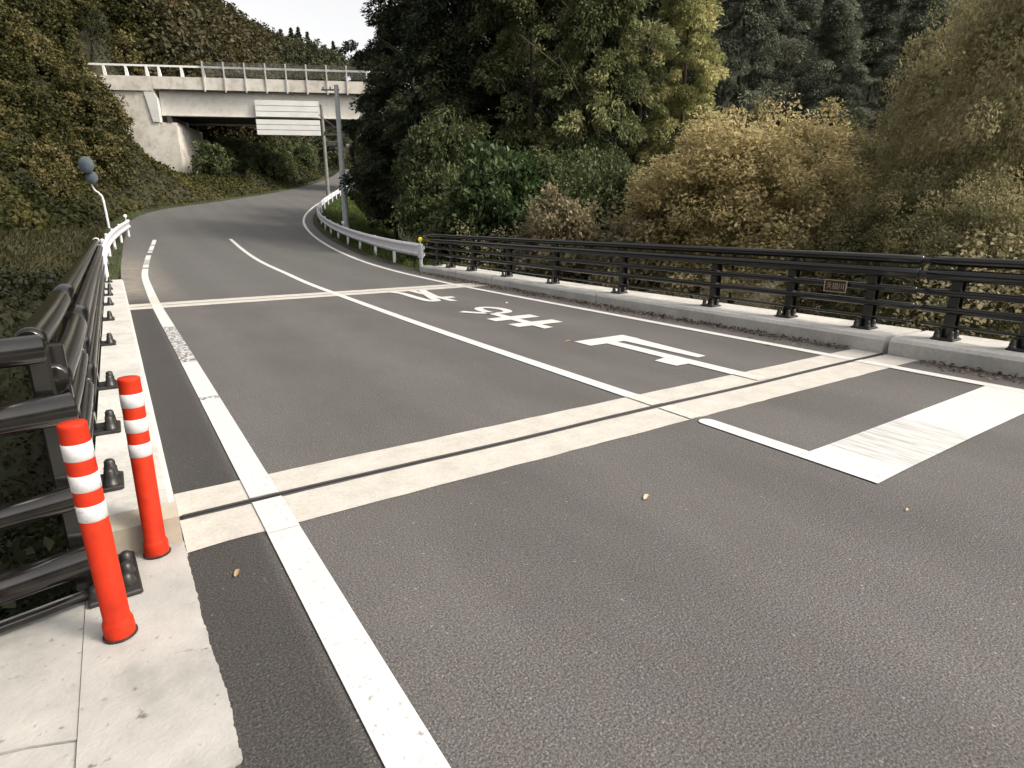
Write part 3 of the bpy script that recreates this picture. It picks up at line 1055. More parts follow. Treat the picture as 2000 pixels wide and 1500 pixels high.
def guard_posts(root, P, ds, back, zc):
    d = np.r_[0, np.cumsum(np.hypot(*np.diff(P, axis=0).T))]
    T = np.gradient(P, axis=0); T /= np.linalg.norm(T, axis=1)[:, None]
    for s in np.arange(.15, d[-1], ds):
        x = np.interp(s, d, P[:, 0]); y = np.interp(s, d, P[:, 1])
        i = int(np.interp(s, d, np.arange(len(d))))
        nrm = np.array([T[i][1], -T[i][0]]) * back
        c = np.array([x, y]) + nrm * .10
        z = float(zr(y))
        m = MB()
        m.tube([(c[0], c[1], z - .5), (c[0], c[1], z + zc + .17)], .057, 14)
        m.lathe((c[0], c[1], z + zc + .17), [(.057, 0), (.05, .02), (0, .03)], 14)
        m.box((c[0] - nrm[0] * .05, c[1] - nrm[1] * .05, z + zc), (.10, .07, .2), ax=(nrm[0], nrm[1], 0))
        m.build('post', M['guard_white'], root)


def reflector(x, y, z, mat, face, label):
    """round reflector on a short stalk"""
    root = thing('roadside_reflector', label, 'reflector', (x, y, z), 'round reflectors on the guardrails')
    m = MB(); m.tube([(x, y, z - .02), (x, y, z + .10)], .018, 8); m.build('stalk', M['guard_white'], root, (x, y, z))
    f = np.array([face[0], face[1], 0]); f = f / np.linalg.norm(f)
    m = MB(); m.lathe(np.array([x, y, z + .17]) - f * .02, [(.0, -.01), (.07, -.008), (.078, .0), (.078, .02), (.066, .028), (0, .032)], 20, axis=f)
    m.build('lens', mat, root, (x, y, z))
    return root


gR = offset(RLd, 1.0)
sel = clipY(gR, 18.25, 70, 40)
sel[:, 0] -= .10 * (1 - sm(sel[:, 1], 18, 26))
gr1 = thing('guardrail', 'white corrugated guardrail curving away on the right from the railing end', 'guardrail', (sel[0][0], sel[0][1], 0), 'white guardrails')
bpy.context.view_layer.update()
P_, _ = wbeam(gr1, sel[::-1], .63, .42)
guard_posts(gr1, sel, 3.0, 1, .63)
m = MB()
e0 = sel[0]
m.box((e0[0] + .02, e0[1] - .05, .63), (.085, .30, .46), bev=.015)
m.box((e0[0] + .1, e0[1] - .12, .52), (.05, .10, .10)); m.box((e0[0] + .1, e0[1] - .12, .74), (.05, .10, .10))
m.build('end_plate', M['guard_white'], gr1)
reflector(sel[0][0] + .11, sel[0][1] + .12, .82, M['yellow_lens'], (-.4, -1), 'yellow round reflector on top of the right guardrail end')
k = int(np.argmin(np.abs(sel[:, 1] - 31)))
reflector(sel[k][0] + .11, sel[k][1], float(zr(sel[k][1])) + .82, M['white_lens'], (-.4, -1), 'white round reflector halfway along the curving right guardrail')
gl_path = np.array([(-.27, 18.3), (-.24, 22), (-.10, 27), (.28, 32), (.82, 36.4)])
gr2 = thing('guardrail', 'white corrugated guardrail on the grass verge past the left railing end', 'guardrail', (-.27, 18.3, 0), 'white guardrails')
bpy.context.view_layer.update()
P_, _ = wbeam(gr2, gl_path, .63, .42)
guard_posts(gr2, P_, 3.0, -1, .63)
m = MB(); m.box((-.24, 18.15, .45), (.07, .3, .86), bev=.015); m.build('end_plate', M['guard_white'], gr2)
reflector(-.40, 21.6, .86, M['white_lens'], (.1, -1), 'white round reflector behind the near end of the left guardrail')
reflector(.70, 36.2, float(zr(36.2)) + .84, M['white_lens'], (.1, -1), 'small white reflector at the far tip of the left guardrail')


# ------------------------------------------------------------------ utility poles, road sign
def pole(label, base, top, r0, r1, mat, arm=True):
    base = np.array(base); top = np.array(top)
    root = thing('utility_pole', label, 'utility pole', base, 'roadside poles')
    bpy.context.view_layer.update()
    m = MB(); m.tube([base - [0, 0, .6], base * .5 + top * .5, top], [r0, (r0 + r1) / 2, r1], 16); m.build('shaft', mat, root)
    return root


pb = at(676, 442, 38.0); pb[2] = tz(pb[0], pb[1]); pt = at(657, 166, 38.0)
pt[:2] = pb[:2] + (pt[:2] - pb[:2]) * .3
up_ = pole('tall pale grey utility pole with crossarms behind the curving guardrail', pb, pt, .19, .12, M['pole'])
right = np.array([cyw, syw, 0])
for zz, L in ((pt[2] - .25, 1.0), (pt[2] - 2.6, 1.3)):
    m = MB()
    c = np.array([pt[0], pt[1], zz]) + right * -.35
    m.box(c, (L, .07, .08), ax=right)
    for q_ in (-.4, 0, .4):
        m.lathe(c + right * L * q_ + [0, 0, .04], [(.03, 0), (.05, .03), (.03, .06), (.05, .09), (.02, .13)], 10)
    m.build('crossarm', M['old_pole'], up_)
m = MB()
m.box(np.array([pt[0], pt[1], pt[2] - 2.0]) - right * .5, (1.5, .05, .05), ax=right * .8 + np.array([0, 0, -.6]), ay=(-right[1], right[0], 0))
m.build('brace', M['old_pole'], up_)
m = MB()
c = np.array([pt[0], pt[1], pt[2] - 3.1]) - right * .45
m.box(c, (.55, .3, .3), ax=right, bev=.06)
m.build('junction_box', M['old_pole'], up_)
m = MB()
m.lathe(np.array([pt[0], pt[1], pt[2] - 3.2]) + right * .45, [(0, -.1), (.1, -.06), (.12, .02), (.07, .1), (0, .12)], 14)
m.build('insulator', M['guard_white'], up_)
pb2 = at(641, 378, 66.0); pb2[2] = tz(pb2[0], pb2[1]) - .1; pt2 = at(634, 205, 66.0); pt2[:2] = pb2[:2]
pole('thin grey pole standing under the flyover at the bend', pb2, pt2, .19, .14, M['old_pole'])

sb_ = at(209, 421, 41.0); sb_[2] = tz(sb_[0], sb_[1]) - .2
sg = thing('road_sign', 'two blue round signs on a bent white pole in the left hillside leaves', 'road sign', sb_)
bpy.context.view_layer.update()
s1, s2, s3 = at(203, 396, 41.0), at(184, 370, 41.0), at(168, 322, 41.0)
m = MB(); m.tube(resample([sb_, s1, (s1 + s2) / 2 + [.03, 0, .12], s2, at(175, 350, 41.0), s3], 24), np.linspace(.062, .035, 24), 12); m.build('bent_pole', M['guard_white'], sg)
fc = np.array([-math.sin(-YAW), -math.cos(YAW), .05])
for (px_, py_, rr_) in ((168, 322, .42), (179, 347, .33)):
    m = MB(); c = at(px_, py_, 40.85)
    m.lathe(c, [(0, -.012), (rr_, -.012), (rr_ + .01, 0), (rr_, .012), (0, .012)], 28, axis=fc)
    d = m.build('sign_disc', M['sign_blue'], sg)


# ------------------------------------------------------------------ flyover
ZT = OV_Z
def OP(u, v, z):
    return np.array([OV_A[0] + OVU[0] * u + OVV[0] * v, OV_A[1] + OVU[1] * u + OVV[1] * v, z])


def u_at(x, y, v=0.0):
    """where the ray of pixel x, y meets the flyover's face plane v: (u, z)"""
    r = ray(x, y)
    o = np.array([OV_A[0] + OVV[0] * v, OV_A[1] + OVV[1] * v])
    t = (o @ OVV) / (r[:2] @ OVV)
    p = r[:2] * t - o
    return float(p @ OVU), float(CAM_H + r[2] * t)


fo = thing('flyover', 'stained concrete highway flyover crossing above the road in the distance', 'bridge', OP(0, 0, 0))
bpy.context.view_layer.update()
uu = (OVU[0], OVU[1], 0); vv_ = (OVV[0], OVV[1], 0)


def obox(mb, u0, u1, v0, v1, z0, z1):
    mb.box(OP((u0 + u1) / 2, (v0 + v1) / 2, (z0 + z1) / 2), (u1 - u0, v1 - v0, z1 - z0), ax=uu, ay=vv_)


uJ, _ = u_at(296, 150)              # end of the span at the abutment
_, zpt = u_at(400, 152)             # parapet top
_, zpb = u_at(480, 178)             # parapet bottom
_, zgt = u_at(480, 184, .5)
_, zgb = u_at(480, 229, .5)         # girder bottom
uC, zs = u_at(345, 245)             # corner of the lower abutment
uE = 60
VW = 8.2
print('FLY', uJ, zpt, zpb, zgt, zgb, uC, zs, OV_A, OV_B)
m = MB(); obox(m, uJ + .03, uE, -.15, .2, zpb, zpt); obox(m, uJ + .03, uE, VW - .2, VW + .15, zpb, zpt); obox(m, uJ + .03, uE, .21, VW - .21, zpb + .35, zpb + .75)
m.build('parapet', M['fly_conc'], fo)
m = MB(); obox(m, uJ + .25, uE, .55, .75, zgb + .08, zpb - .003); obox(m, uJ + .25, uE, VW - .8, VW - .6, zgb + .08, zpb - .003)
obox(m, uJ + .25, uE, .42, .9, zgb, zgb + .077)
m.build('girder', M['girder'], fo)
m = MB(); obox(m, uJ + .3, uE, .95, VW - .95, zgb + .25, zpb + .345)
m.build('soffit', M['fly_under'], fo)
m = MB()
obox(m, -16, uJ, -.15, VW + .15, zpb - .2, zpt)           # wing parapet
obox(m, -16, uJ - .002, .05, VW - .05, zs, zpb - .203)
obox(m, -16, uC, .05, VW - 1.2, -1, zs - .003)
obox(m, uJ + .001, uC - .2, .6, VW - .6, zs, zs + .35)
m.build('abutment', M['fly_conc'], fo)
m = MB()
uP0, _ = u_at(277, 165)
_, zP0 = u_at(290, 238)
m.add([OP(uP0, -.10, zpb + .25), OP(uJ - .25, -.10, zpb + .25), OP(uJ + .24, -.10, zpb - .9), OP(uJ + .24, -.10, zP0), OP(uP0 + .6, -.10, zP0),
       OP(uP0, .5, zpb + .25), OP(uJ - .25, .5, zpb + .25), OP(uJ + .24, .5, zpb - .9), OP(uJ + .24, .5, zP0), OP(uP0 + .6, .5, zP0)],
      [(0, 4, 3, 2, 1), (5, 6, 7, 8, 9), (0, 1, 6, 5), (1, 2, 7, 6), (2, 3, 8, 7), (3, 4, 9, 8), (4, 0, 5, 9)])
m.build('pilaster', M['fly_pale'], fo)
for vq in (.65, VW - .7):
    m = MB()
    obox(m, uC - 1.0, uC - .6, vq - .2, vq + .2, zs + .352, zgb - .002)
    m.build('bearing', M['fly_under'], fo)
obj_r = MB(); obox(obj_r, 46, 60, .05, VW, -1, zgb - .01); obj_r.build('far_abutment_wall', M['fly_conc'], fo)
# white handrail
_, zh = u_at(200, 125)
m = MB(); obox(m, -2.0, 41, -.08, .04, zh - .1, zh + .06)
for px_ in (203, 246, 286, 310, 354, 396):
    uq, _ = u_at(px_, 140)
    m.add([OP(uq - .08, -.08, zh - .1), OP(uq + .12, -.08, zh - .1), OP(uq + .24, -.08, zpt), OP(uq - .08, -.08, zpt),
           OP(uq - .08, .04, zh - .1), OP(uq + .12, .04, zh - .1), OP(uq + .24, .04, zpt), OP(uq - .08, .04, zpt)],
          [(0, 3, 2, 1), (4, 5, 6, 7), (0, 1, 5, 4), (1, 2, 6, 5), (2, 3, 7, 6), (3, 0, 4, 7)])
m.build('handrail', M['fly_white'], fo)
# mesh safety fence over the road: posts and woven panels
uF0, zF = u_at(395, 121)
step = (u_at(638, 142)[0] - uF0) / 6
for k in range(9):
    m = MB()
    obox(m, uF0 + k * step - .06, uF0 + k * step + .06, -.28, -.16, zpt - 1.35, zF)
    m.build('fence_post', M['mesh_steel'], fo)
wv = MB()
for k in range(8):
    a = uF0 + k * step + .06
    for i in range(22):
        uq = a + (step - .12) * i / 21
        obox(wv, uq - .006, uq + .006, -.222, -.205, zpt + .15, zF - .05)
    for i in range(9):
        zz = zpt + .15 + (zF - .2 - zpt) * i / 8
        obox(wv, a, a + step - .12, -.2045, -.192, zz - .006, zz + .006)
wv.build('fence_mesh', M['old_pole'], fo)

# white slatted guard boards hung on the girder above the road
bd = thing('clearance_board', 'stack of long white blank boards hung on the flyover girder above the road', 'board', OP(u_at(560, 230)[0], -.6, 9))
bpy.context.view_layer.update()


def boards(name, x0, y0, x1, y1, n, v):
    u0, za = u_at(x0, y0, v); u1, zb = u_at(x1, y1, v)
    h_ = (za - zb) / n
    for i in range(n):
        m = MB(); obox(m, u0, u1, v - .06, v + .06, zb + i * h_ + .05, zb + (i + 1) * h_)
        m.build(name, M['board'], bd)
    m = MB()
    for f in (.28, .75):
        uq = u0 + (u1 - u0) * f
        obox(m, uq - .07, uq + .07, v + .07, v + .2, zb, za)
    obox(m, u0 + .05, u1 - .05, v + .065, v + .12, zb + .02, za - .02)
    m.build('backing_frame', M['board_line'], bd)


boards('upper_board', 497, 195, 624, 231, 3, .1)
boards('lower_board', 500, 233, 627, 266, 3, -.45)


# ------------------------------------------------------------------ vegetation builders
def grass_patch(name, pts, hmin, hmax, w, mat, lean=.35, tintbase=None):
    n = len(pts)
    h_ = rng.uniform(hmin, hmax, n)
    D = np.c_[rng.normal(0, lean, n), rng.normal(0, lean, n), np.ones(n)]
    D = unit(D)
    S = unit(np.cross(D, rng.normal(size=(n, 3)))) * (w * rng.uniform(.6, 1.3, n))[:, None]
    base = pts - [0, 0, .03]
    tip = base + D * h_[:, None] + np.c_[rng.normal(0, .12, n), rng.normal(0, .12, n), -rng.random(n) * .1] * h_[:, None]
    mid = base + D * (h_ * .55)[:, None]
    V = np.stack([base - S * .5, base + S * .5, (mid + tip) / 2 + S * .42, tip], 1)
    t = rng.random(n) * .5 + .5 * (vnoise(pts[:, 0] * 1.1, pts[:, 1] * 1.1) if tintbase is None else tintbase)
    return quads_object(name, V, t, mat)


def scatter(n, xr, yr, cond):
    X = rng.uniform(*xr, n); Y = rng.uniform(*yr, n)
    dl = -side_dist(X, Y, LEd); dr = side_dist(X, Y, REd)
    k = cond(X, Y, dl, dr)
    X, Y = X[k], Y[k]
    return np.c_[X, Y, terrain(X, Y)]


def cover(name, pts, amp, size, mat, tint_scale=.35, spread=.5, up=.6, rough_n=1.0):
    """leaf carpet over mounds"""
    n = len(pts)
    mound = amp * (.6 * vnoise(pts[:, 0] * .55 + 4, pts[:, 1] * .55) + .4 * vnoise(pts[:, 0] * 1.4, pts[:, 1] * 1.4 + 8)) ** 1.4 * 2
    P = pts.copy()
    depth = rng.random(n) ** 2
    P[:, 2] += mound * (1 - depth * .7)
    P += rng.normal(0, spread * .3, (n, 3))
    D = np.c_[rng.normal(0, 1, n), rng.normal(0, 1, n), rng.normal(-.25, .6, n)]
    L = size * rng.uniform(.6, 1.4, n)
    nrm = np.tile(np.array([0.25, -.5, up]), (n, 1))
    V = leaf_quads(P, D, L, L * .75, .25, nrm)
    t = .62 * vnoise(pts[:, 0] * tint_scale, pts[:, 1] * tint_scale) + .34 * vnoise(pts[:, 0] * 1.3, pts[:, 1] * 1.3) + .26 * rng.random(n) - .10
    return quads_object(name, V, t, mat)


def trunk_mesh(name, H, r, parent, limbs=10, spread=.5, lean=.02, top=.92):
    m = MB()
    n = 9
    zz = np.linspace(-.6, H * top, n)
    bend = np.cumsum(rng.normal(0, lean, (n, 2)), axis=0) * H * .1
    path = np.c_[bend - bend[0], zz]
    m.tube(path, np.linspace(r, r * .18, n), 9)
    for i in range(limbs):
        f = rng.uniform(.18, .85)
        a = rng.uniform(0, 2 * math.pi)
        z0 = f * H * top
        px_ = np.interp(z0, zz, path[:, 0]); py_ = np.interp(z0, zz, path[:, 1])
        L = H * spread * (1 - f * .7) * rng.uniform(.5, .9)
        p = np.array([px_, py_, z0]); dv = np.array([math.cos(a), math.sin(a), rng.uniform(.05, .7)])
        m.tube([p, p + dv * L * .5 + [0, 0, .04 * L], p + dv * L], [r * .32 * (1 - f * .5), r * .2 * (1 - f * .5), .012], 6)
    return m.build(name, M['bark'], parent, (0, 0, 0))


def conifer_crown(H, R, nclump, nleaf, seed_droop=.6, size=.34, base=.12, fl=.5, clump_r=.55, peak=.30):
    """clumped sprays over a tall uneven cone"""
    f = rng.random(nclump) ** .8
    z = base * H + f * (1 - base) * H
    prof = np.where(f < peak, .75 + .25 * f / peak, ((1 - f) / (1 - peak)) ** .75)
    lob = 1 + .22 * np.sin(f * 31 + rng.random() * 6) + rng.normal(0, .12, nclump)
    a = rng.uniform(0, 2 * math.pi, nclump)
    lob *= 1 + .18 * np.sin(a * 3 + f * 9)
    rad = R * prof * lob * np.sqrt(rng.uniform(.30, 1.0, nclump))
    c = np.c_[rad * np.cos(a), rad * np.sin(a), z]
    ct = rng.random(nclump)
    k = np.repeat(np.arange(nclump), nleaf)
    n = len(k)
    ou = unit(rng.normal(0, 1, (n, 3)))
    cr_ = (clump_r * rng.uniform(.7, 1.5, nclump))[k][:, None]
    out = unit(np.c_[c[k][:, :2], np.zeros(n)])
    # each branch end is a flattened tuft that hangs outwards
    off = ou * np.sqrt(rng.uniform(.15, 1, (n, 1))) * cr_ * np.array([1.15, 1.15, .62])
    hang = np.sum(off * out, 1)
    off[:, 2] -= seed_droop * .55 * hang
    P = c[k] + off
    D = ou * .8 + out * .55 + rng.normal(0, .35, (n, 3)) - np.array([0, 0, seed_droop * .45])
    L = size * rng.uniform(.6, 1.5, n)
    V = leaf_quads(P, D, L, L * rng.uniform(.26, .42, n), .35, ou + [0, 0, .55])
    t = .62 * ct[k] + .38 * rng.random(n)
    return V, t


def dome_crown(Rx, Ry, H, nclump, nleaf, size=.16, clump_r=.4, lift=0.0, asp=.5, outward=.6, low=-.35):
    """leafy dome made of clumps on the shell and inside"""
    d = unit(rng.normal(size=(nclump * 3, 3)))
    d = d[d[:, 2] > low][:nclump]
    nclump = len(d)
    rr = rng.uniform(.35, 1.0, nclump) ** .45 * (1 + .14 * np.sin(d[:, 0] * 5 + d[:, 2] * 4) + rng.normal(0, .07, nclump))
    c = d * rr[:, None] * np.array([Rx, Ry, H * .55]) + [0, 0, H * .45 + lift]
    ct = rng.random(nclump)
    k = np.repeat(np.arange(nclump), nleaf)
    n = len(k)
    ou = unit(rng.normal(0, 1, (n, 3)))
    off = ou * np.sqrt(rng.uniform(.1, 1, (n, 1))) * (1.25 * clump_r * rng.uniform(.6, 1.4, nclump))[k][:, None] * np.array([1, 1, .8])
    P = c[k] + off
    D = ou * .6 + d[k] * outward * .6 + rng.normal(0, .5, (n, 3)) + [0, 0, -.15]
    L = size * rng.uniform(.6, 1.4, n)
    V = leaf_quads(P, D, L, L * asp * rng.uniform(.8, 1.2, n), .3, ou + d[k] * .5 + [0, 0, .5])
    t = .58 * ct[k] + .44 * rng.random(n)
    return V, t


crowns = {}


def plant(name, label, cat, px_, D, V, t, mat, ytop=None, native_h=1.0, trunk=None, group=None, rot=None, base_z=None, widen=1.0, trunk_r=.2, limbs=8):
    p = at(px_, 430, D)
    z0 = tz(p[0], p[1]) if base_z is None else base_z
    s = 1.0
    if ytop is not None:
        s = (at(px_, ytop, D)[2] - z0) / native_h
    root = thing(name, label, cat, (p[0], p[1], z0), group)
    root.rotation_euler = (0, 0, rng.uniform(0, 6.28) if rot is None else rot)
    root.scale = (s * widen, s * widen, s)
    key = (id(V), mat.name)
    if key in crowns:
        o = bpy.data.objects.new('crown', crowns[key]); C.objects.link(o); o.parent = root
    else:
        o = quads_object('crown', V, t, mat, root); crowns[key] = o.data
    trunk_mesh('trunk', native_h, trunk_r, root, limbs)
    return root


# ------------------------------------------------------------------ right side: tall conifers
cA = conifer_crown(18, 3.6, 300, 220, size=.21, clump_r=.52)
cB = conifer_crown(18, 3.4, 280, 230, seed_droop=.7, size=.22, clump_r=.55, base=.06)
cC = conifer_crown(17, 3.0, 300, 210, seed_droop=.5, size=.19, clump_r=.46, base=.05)
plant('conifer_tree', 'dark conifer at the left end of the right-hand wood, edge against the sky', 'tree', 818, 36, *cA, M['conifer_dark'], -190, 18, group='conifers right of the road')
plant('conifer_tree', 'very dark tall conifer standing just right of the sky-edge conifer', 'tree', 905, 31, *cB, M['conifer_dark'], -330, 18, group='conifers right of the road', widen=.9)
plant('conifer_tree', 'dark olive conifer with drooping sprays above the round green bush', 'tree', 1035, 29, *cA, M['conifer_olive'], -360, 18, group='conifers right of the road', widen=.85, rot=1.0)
plant('conifer_tree', 'olive conifer left of the gold-toned one, its foot behind the tan thicket', 'tree', 1165, 27, *cB, M['conifer_olive'], -330, 18, group='conifers right of the road', widen=.8, rot=2.2)
plant('conifer_tree', 'gold-toned yellowish conifer rising behind the golden bush', 'tree', 1318, 29, *cC, M['conifer_gold'], -200, 17, group='conifers right of the road', widen=.72)
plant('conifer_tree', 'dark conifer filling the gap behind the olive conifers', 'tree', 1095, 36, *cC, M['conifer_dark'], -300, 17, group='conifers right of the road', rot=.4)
plant('conifer_tree', 'dark conifer half hidden between the olive and the gold-toned conifer', 'tree', 1240, 35, *cA, M['conifer_dark'], -260, 18, group='conifers right of the road', rot=3.1)
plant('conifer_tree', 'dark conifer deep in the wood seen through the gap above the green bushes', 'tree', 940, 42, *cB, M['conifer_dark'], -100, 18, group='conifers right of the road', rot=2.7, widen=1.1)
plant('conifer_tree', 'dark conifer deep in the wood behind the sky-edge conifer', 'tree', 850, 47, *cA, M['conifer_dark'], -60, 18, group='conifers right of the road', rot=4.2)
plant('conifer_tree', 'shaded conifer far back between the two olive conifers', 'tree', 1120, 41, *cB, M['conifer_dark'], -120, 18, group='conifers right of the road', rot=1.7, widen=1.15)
plant('conifer_tree', 'shaded conifer far back left of the gold-toned conifer', 'tree', 1225, 43, *cC, M['conifer_dark'], -100, 17, group='conifers right of the road', rot=.9, widen=1.3)
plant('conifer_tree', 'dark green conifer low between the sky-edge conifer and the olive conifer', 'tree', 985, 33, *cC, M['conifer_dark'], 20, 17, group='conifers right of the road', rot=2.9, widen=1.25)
plant('conifer_tree', 'slim shaded conifer close behind the tall utility pole', 'tree', 772, 43, *cC, M['conifer_dark'], 40, 17, group='conifers right of the road', rot=5.1, widen=1.0)
# blue-green conifers on the slope behind
for i, (px_, D_, yt, key, lab) in enumerate(((1420, 50, -190, cB, 'blue-green conifer on the far slope right beside the gold-toned conifer'),
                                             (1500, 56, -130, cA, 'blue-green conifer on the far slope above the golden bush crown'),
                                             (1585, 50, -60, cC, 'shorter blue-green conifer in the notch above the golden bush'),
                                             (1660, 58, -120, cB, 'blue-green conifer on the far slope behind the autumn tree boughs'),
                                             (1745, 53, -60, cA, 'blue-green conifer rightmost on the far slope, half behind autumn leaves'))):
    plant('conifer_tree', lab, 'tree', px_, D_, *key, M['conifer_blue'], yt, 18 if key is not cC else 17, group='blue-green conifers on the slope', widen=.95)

# ------------------------------------------------------------------ right side: bushes and autumn trees
dG = dome_crown(2.75, 2.6, 5.4, 560, 150, size=.092, clump_r=.30, asp=.5)
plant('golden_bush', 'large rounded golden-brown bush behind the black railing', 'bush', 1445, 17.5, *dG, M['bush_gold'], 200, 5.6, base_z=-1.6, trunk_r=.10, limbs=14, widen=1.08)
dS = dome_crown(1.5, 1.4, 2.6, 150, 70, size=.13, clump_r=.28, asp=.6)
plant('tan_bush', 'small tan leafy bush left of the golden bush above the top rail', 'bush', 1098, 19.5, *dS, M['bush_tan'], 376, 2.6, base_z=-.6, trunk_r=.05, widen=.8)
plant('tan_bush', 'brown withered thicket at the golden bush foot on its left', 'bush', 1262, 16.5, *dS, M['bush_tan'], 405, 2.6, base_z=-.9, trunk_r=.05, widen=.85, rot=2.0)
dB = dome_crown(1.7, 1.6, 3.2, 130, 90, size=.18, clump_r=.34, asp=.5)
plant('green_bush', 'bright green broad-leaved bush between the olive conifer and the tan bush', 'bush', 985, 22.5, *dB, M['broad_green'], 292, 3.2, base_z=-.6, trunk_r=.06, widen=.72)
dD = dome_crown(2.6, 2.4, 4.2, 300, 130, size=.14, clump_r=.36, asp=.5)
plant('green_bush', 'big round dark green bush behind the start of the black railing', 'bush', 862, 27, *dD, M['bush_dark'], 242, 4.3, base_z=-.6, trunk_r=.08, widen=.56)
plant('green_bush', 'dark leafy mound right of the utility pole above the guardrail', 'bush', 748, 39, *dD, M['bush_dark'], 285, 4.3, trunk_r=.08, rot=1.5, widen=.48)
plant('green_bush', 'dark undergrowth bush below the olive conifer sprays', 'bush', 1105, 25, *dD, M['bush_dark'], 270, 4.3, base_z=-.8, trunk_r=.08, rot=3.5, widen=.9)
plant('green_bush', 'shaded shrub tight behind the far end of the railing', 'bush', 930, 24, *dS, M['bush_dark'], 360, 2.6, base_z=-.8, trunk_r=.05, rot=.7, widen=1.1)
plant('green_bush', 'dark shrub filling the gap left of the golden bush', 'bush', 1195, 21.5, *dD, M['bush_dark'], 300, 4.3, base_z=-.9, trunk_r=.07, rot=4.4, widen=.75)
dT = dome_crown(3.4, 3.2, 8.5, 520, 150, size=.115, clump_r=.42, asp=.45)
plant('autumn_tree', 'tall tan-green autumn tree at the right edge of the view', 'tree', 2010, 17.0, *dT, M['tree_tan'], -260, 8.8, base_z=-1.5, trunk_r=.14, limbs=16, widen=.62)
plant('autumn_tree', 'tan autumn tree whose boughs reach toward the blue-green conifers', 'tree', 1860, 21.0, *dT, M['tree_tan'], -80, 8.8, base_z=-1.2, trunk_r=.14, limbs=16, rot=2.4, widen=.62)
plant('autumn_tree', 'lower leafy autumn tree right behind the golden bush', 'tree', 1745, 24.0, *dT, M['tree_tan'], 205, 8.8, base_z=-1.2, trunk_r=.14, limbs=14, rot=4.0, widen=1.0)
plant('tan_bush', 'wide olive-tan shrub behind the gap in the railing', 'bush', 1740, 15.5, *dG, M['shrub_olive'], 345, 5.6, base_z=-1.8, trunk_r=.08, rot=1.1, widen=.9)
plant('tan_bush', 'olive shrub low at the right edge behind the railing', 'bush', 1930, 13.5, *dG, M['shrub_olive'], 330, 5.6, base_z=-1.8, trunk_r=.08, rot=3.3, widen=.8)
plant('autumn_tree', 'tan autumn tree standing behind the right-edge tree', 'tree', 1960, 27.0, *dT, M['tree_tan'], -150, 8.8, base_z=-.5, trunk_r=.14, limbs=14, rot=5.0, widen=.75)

# undergrowth below and behind the right railing
pts = scatter(260000, (8.9, 32), (-4, 40), lambda X, Y, dl, dr: (dr > 1.1) & ((Y < 17.5) | (dr > 3.4)) & (np.arctan2(X, Y) > .33) & (np.hypot(X, Y) < 34))
tag(cover('undergrowth', pts, 1.2, .07, M['bush_tan'], .3, .35), kind='stuff')

# ------------------------------------------------------------------ left side: grass bank, vines, hillside wood
pts = scatter(60000, (-14, 1), (15.5, 44), lambda X, Y, dl, dr: (dl > 1.0) & (dl < 11 - .15 * (Y - 15)))
tag(grass_patch('bank_grass', pts, .12, .42, .045, M['dry_grass'], .75), kind='stuff')
pts = scatter(520000, (-38, 40), (30, 120), lambda X, Y, dl, dr: (dl > .9 + .14 * np.clip(45 - Y, 0, 20)) & (X > -.36 * Y) & (dl < 75))
am = (.4 + 1.5 * (np.arctan2(pts[:, 0], pts[:, 1]) < math.atan2(*at(195, 100, 100)[:2]))) * sm(-side_dist(pts[:, 0], pts[:, 1], LEd), .5, 6)
ou_ = (pts[:, 0] - OV_A[0]) * OVU[0] + (pts[:, 1] - OV_A[1]) * OVU[1]; ov_ = (pts[:, 0] - OV_A[0]) * OVV[0] + (pts[:, 1] - OV_A[1]) * OVV[1]
k = ~((ou_ > -15) & (ou_ < 7) & (ov_ > -.5) & (ov_ < 9) & (pts[:, 2] < zpt + .6)); pts = pts[k]; am = am[k]
tag(cover('hillside_vines', pts, am, .24, M['vine'], .16, .5), kind='stuff')
pts = scatter(60000, (-18, 1), (17, 42), lambda X, Y, dl, dr: (dl > 3.2) & (X > -.42 * Y))
tag(cover('bank_vines', pts, 1.2, .17, M['vine'], .3, .4), kind='stuff')

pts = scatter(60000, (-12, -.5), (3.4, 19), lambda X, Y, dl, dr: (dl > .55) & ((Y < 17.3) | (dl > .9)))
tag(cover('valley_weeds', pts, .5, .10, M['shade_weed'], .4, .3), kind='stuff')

# trees over the left hill and the far slopes: one far-off wood
def wood(name, tmpl, pts, mat, hs):
    Vs, tt = [], []
    V0, t0 = tmpl
    for p, h_ in zip(pts, hs):
        a = rng.uniform(0, 6.28); ca, sa = math.cos(a), math.sin(a)
        R = np.array([[ca, -sa, 0], [sa, ca, 0], [0, 0, 1]])
        k = rng.random(len(V0)) < .9
        Vs.append((V0[k] @ R.T) * np.array([1, 1, 1]) * h_ + p)
        tt.append(t0[k] * .75 + rng.uniform(0, .3))
    return quads_object(name, np.concatenate(Vs), np.concatenate(tt), mat)


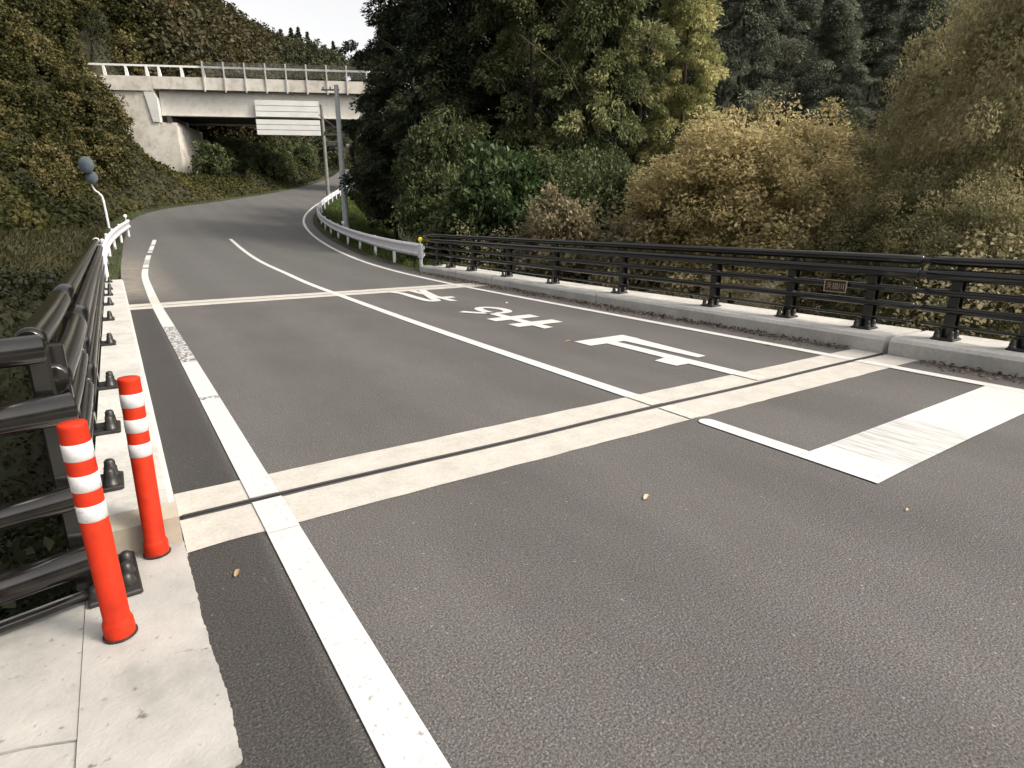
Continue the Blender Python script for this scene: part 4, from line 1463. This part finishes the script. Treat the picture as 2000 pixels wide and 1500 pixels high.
tw = dome_crown(.46, .46, 1.0, 80, 26, size=.062, clump_r=.085, asp=.6)
tf = dome_crown(.46, .46, 1.0, 58, 18, size=.075, clump_r=.095, asp=.6)
tc = conifer_crown(1.0, .15, 90, 30, size=.045, clump_r=.035, base=.02, peak=.12)
def polar(n, px0, px1, r0, r1):
    az_ = rng.uniform(math.atan2(*at(px0, 100, 100)[:2]), math.atan2(*at(px1, 100, 100)[:2]), n)
    r_ = np.sqrt(rng.uniform(r0 ** 2, r1 ** 2, n)) if np.isscalar(r1) else np.sqrt(r0 ** 2 + rng.random(n) * (np.interp(az_, RIDGE[:, 0], RIDGE[:, 1] + r1[0]) ** 2 - r0 ** 2))
    X, Y = r_ * np.sin(az_), r_ * np.cos(az_)
    dl = -side_dist(X, Y, LEd); dr = side_dist(X, Y, REd)
    ou_ = (X - OV_A[0]) * OVU[0] + (Y - OV_A[1]) * OVU[1]; ov_ = (X - OV_A[0]) * OVV[0] + (Y - OV_A[1]) * OVV[1]
    return np.c_[X, Y, terrain(X, Y)], dl, dr, ou_, ov_, az_


aH = math.atan2(*at(215, 100, 100)[:2])
for nm, cnt, mt in (('hillside_scrub', 240, 'scrub'), ('hillside_greenery', 300, 'vine')):
    pts, dl, dr, ou_, ov_, az_ = polar(cnt * 2, -140, 420, 40, 116)
    k = (dl > 3.2) & ((az_ < aH - .012) | (ov_ > 8.5)) & ~((ou_ > -7) & (ov_ > -4) & (ov_ < 11) & (pts[:, 2] < zpt + .5))
    pts = pts[k][:cnt]
    hh_ = np.clip(np.hypot(pts[:, 0], pts[:, 1]) * .055, 1.6, 5) * rng.uniform(.7, 1.35, len(pts))
    tag(wood(nm, tw, pts - np.c_[np.zeros((len(pts), 2)), .28 * hh_], M[mt], hh_), kind='stuff')
for nm, cnt, p0_, p1_, mt in (('far_woodland', 900, 150, 570, 'far_wood'), ('far_evergreen_wood', 520, 500, 800, 'far_green')):
    pts, dl, dr, ou_, ov_, az_ = polar(int(cnt * 1.6), p0_, p1_, 84, (12,))
    pts = pts[(np.maximum(dl, dr) > 7) & (ov_ > 12)][:cnt]
    tag(wood(nm, tf, pts - [0, 0, 1.3], M[mt], rng.uniform(3.4, 8.2, len(pts))), kind='stuff')
for px_, D_ in ((556, 162), (576, 168), (590, 172), (607, 178), (619, 184), (640, 190), (655, 198)):
    p = at(px_, 150, D_)
    r0 = thing('ridge_conifer', 'small pointed conifer on the far skyline behind the flyover', 'tree', (p[0], p[1], tz(p[0], p[1]) - .5), 'pointed conifers on the far ridge')
    sc_ = rng.uniform(7.0, 9.5); r0.scale = (sc_, sc_, sc_); r0.rotation_euler = (0, 0, rng.uniform(0, 6))
    quads_object('crown', *tc, M['conifer_dark'], r0)
# shrubs beside the road under the flyover
pts = scatter(700, (2, 60), (55, 110), lambda X, Y, dl, dr: (dl > 2.8) & (dl < 12))
ou_ = (pts[:, 0] - OV_A[0]) * OVU[0] + (pts[:, 1] - OV_A[1]) * OVU[1]; ov_ = (pts[:, 0] - OV_A[0]) * OVV[0] + (pts[:, 1] - OV_A[1]) * OVV[1]
pts = pts[(ou_ > uC + 2.5) & (ov_ > -1)]
tag(wood('roadside_shrubs', tw, pts - [0, 0, .5], M['bush_dark'], rng.uniform(2.2, 4.2, len(pts))), kind='stuff')

# verge grass
pts = scatter(170000, (7.5, 32), (17.6, 70), lambda X, Y, dl, dr: (dr > .35) & (dr < 6.5))
tag(grass_patch('verge_grass', pts, .08, .32, .035, M['grass']), kind='stuff')
pts = scatter(90000, (-3, 24), (17.8, 86), lambda X, Y, dl, dr: (dl > .02) & (dl < 1.8))
tag(grass_patch('roadside_grass', pts, .05, .22, .03, M['grass']), kind='stuff')

# leaf litter in the right gutter and single fallen leaves
n = 3600
Y = rng.uniform(-1, 17.5, n) ; X = 7.79 + .30 * sm(Y, 9, 18.5) - np.abs(rng.normal(0, .16, n)) * (.5 + vnoise(Y * 1.3, Y * 0 + 3))
k = (X > 7.27) & ((Y < 3.05) | (Y > 3.9)); X, Y = X[k], Y[k]
P = np.c_[X, Y, .012 + .03 * rng.random(len(X)) * np.clip(1 - (7.8 - X) * 4, 0, 1)]
L = rng.uniform(.015, .06, len(X))
V = leaf_quads(P, np.c_[rng.normal(0, 1, (len(X), 2)), rng.normal(0, .25, len(X))], L, L * .6, .3, np.tile([0, 0, 1.], (len(X), 1)))
tag(quads_object('leaf_litter', V, rng.random(len(X)), M['litter']), kind='stuff')


def fallen(x, y, s, rot, tint, label):
    m = []
    a = np.linspace(0, 2 * math.pi, 13)[:-1]
    R = s * (.62 + .38 * np.cos(a) ** 2)
    ring = np.c_[R * np.cos(a), R * .55 * np.sin(a), .010 + .25 * np.abs(np.sin(a)) * s * .6 + .06 * s * np.cos(a)]
    ca, sa = math.cos(rot), math.sin(rot)
    ring[:, :2] = ring[:, :2] @ np.array([[ca, sa], [-sa, ca]])
    ring += [x, y, 0]
    mid = np.array([x, y, .012])
    Vq = np.stack([np.stack([mid, ring[i], ring[(i + 1) % 12], ring[(i + 2) % 12]]) for i in range(0, 12, 2)])
    o = quads_object('fallen_leaf', Vq, np.full(6, tint), M['fallen'])
    return tag(o, label, 'leaf', 'fallen leaves on the road')


fallen(2.44, 2.27, .035, .5, 1.0, 'pale curled leaf lying on the near asphalt below the joint')
fallen(.26, 2.75, .03, 1.2, .2, 'small yellowish leaf on the dark strip beside the concrete apron')
fallen(5.0, 6.25, .06, .2, .0, 'brown leaf beside the corner of the first road character')
fallen(6.42, 10.0, .07, .9, 1.0, 'whitish leaf on the lane right of the second road character')
fallen(7.05, 4.6, .05, 2.0, .6, 'curled tan leaf on the lane edge before the pale joint band')
fallen(3.57, 1.34, .016, .3, 1.0, 'tiny white fleck of leaf on asphalt below the stop line')
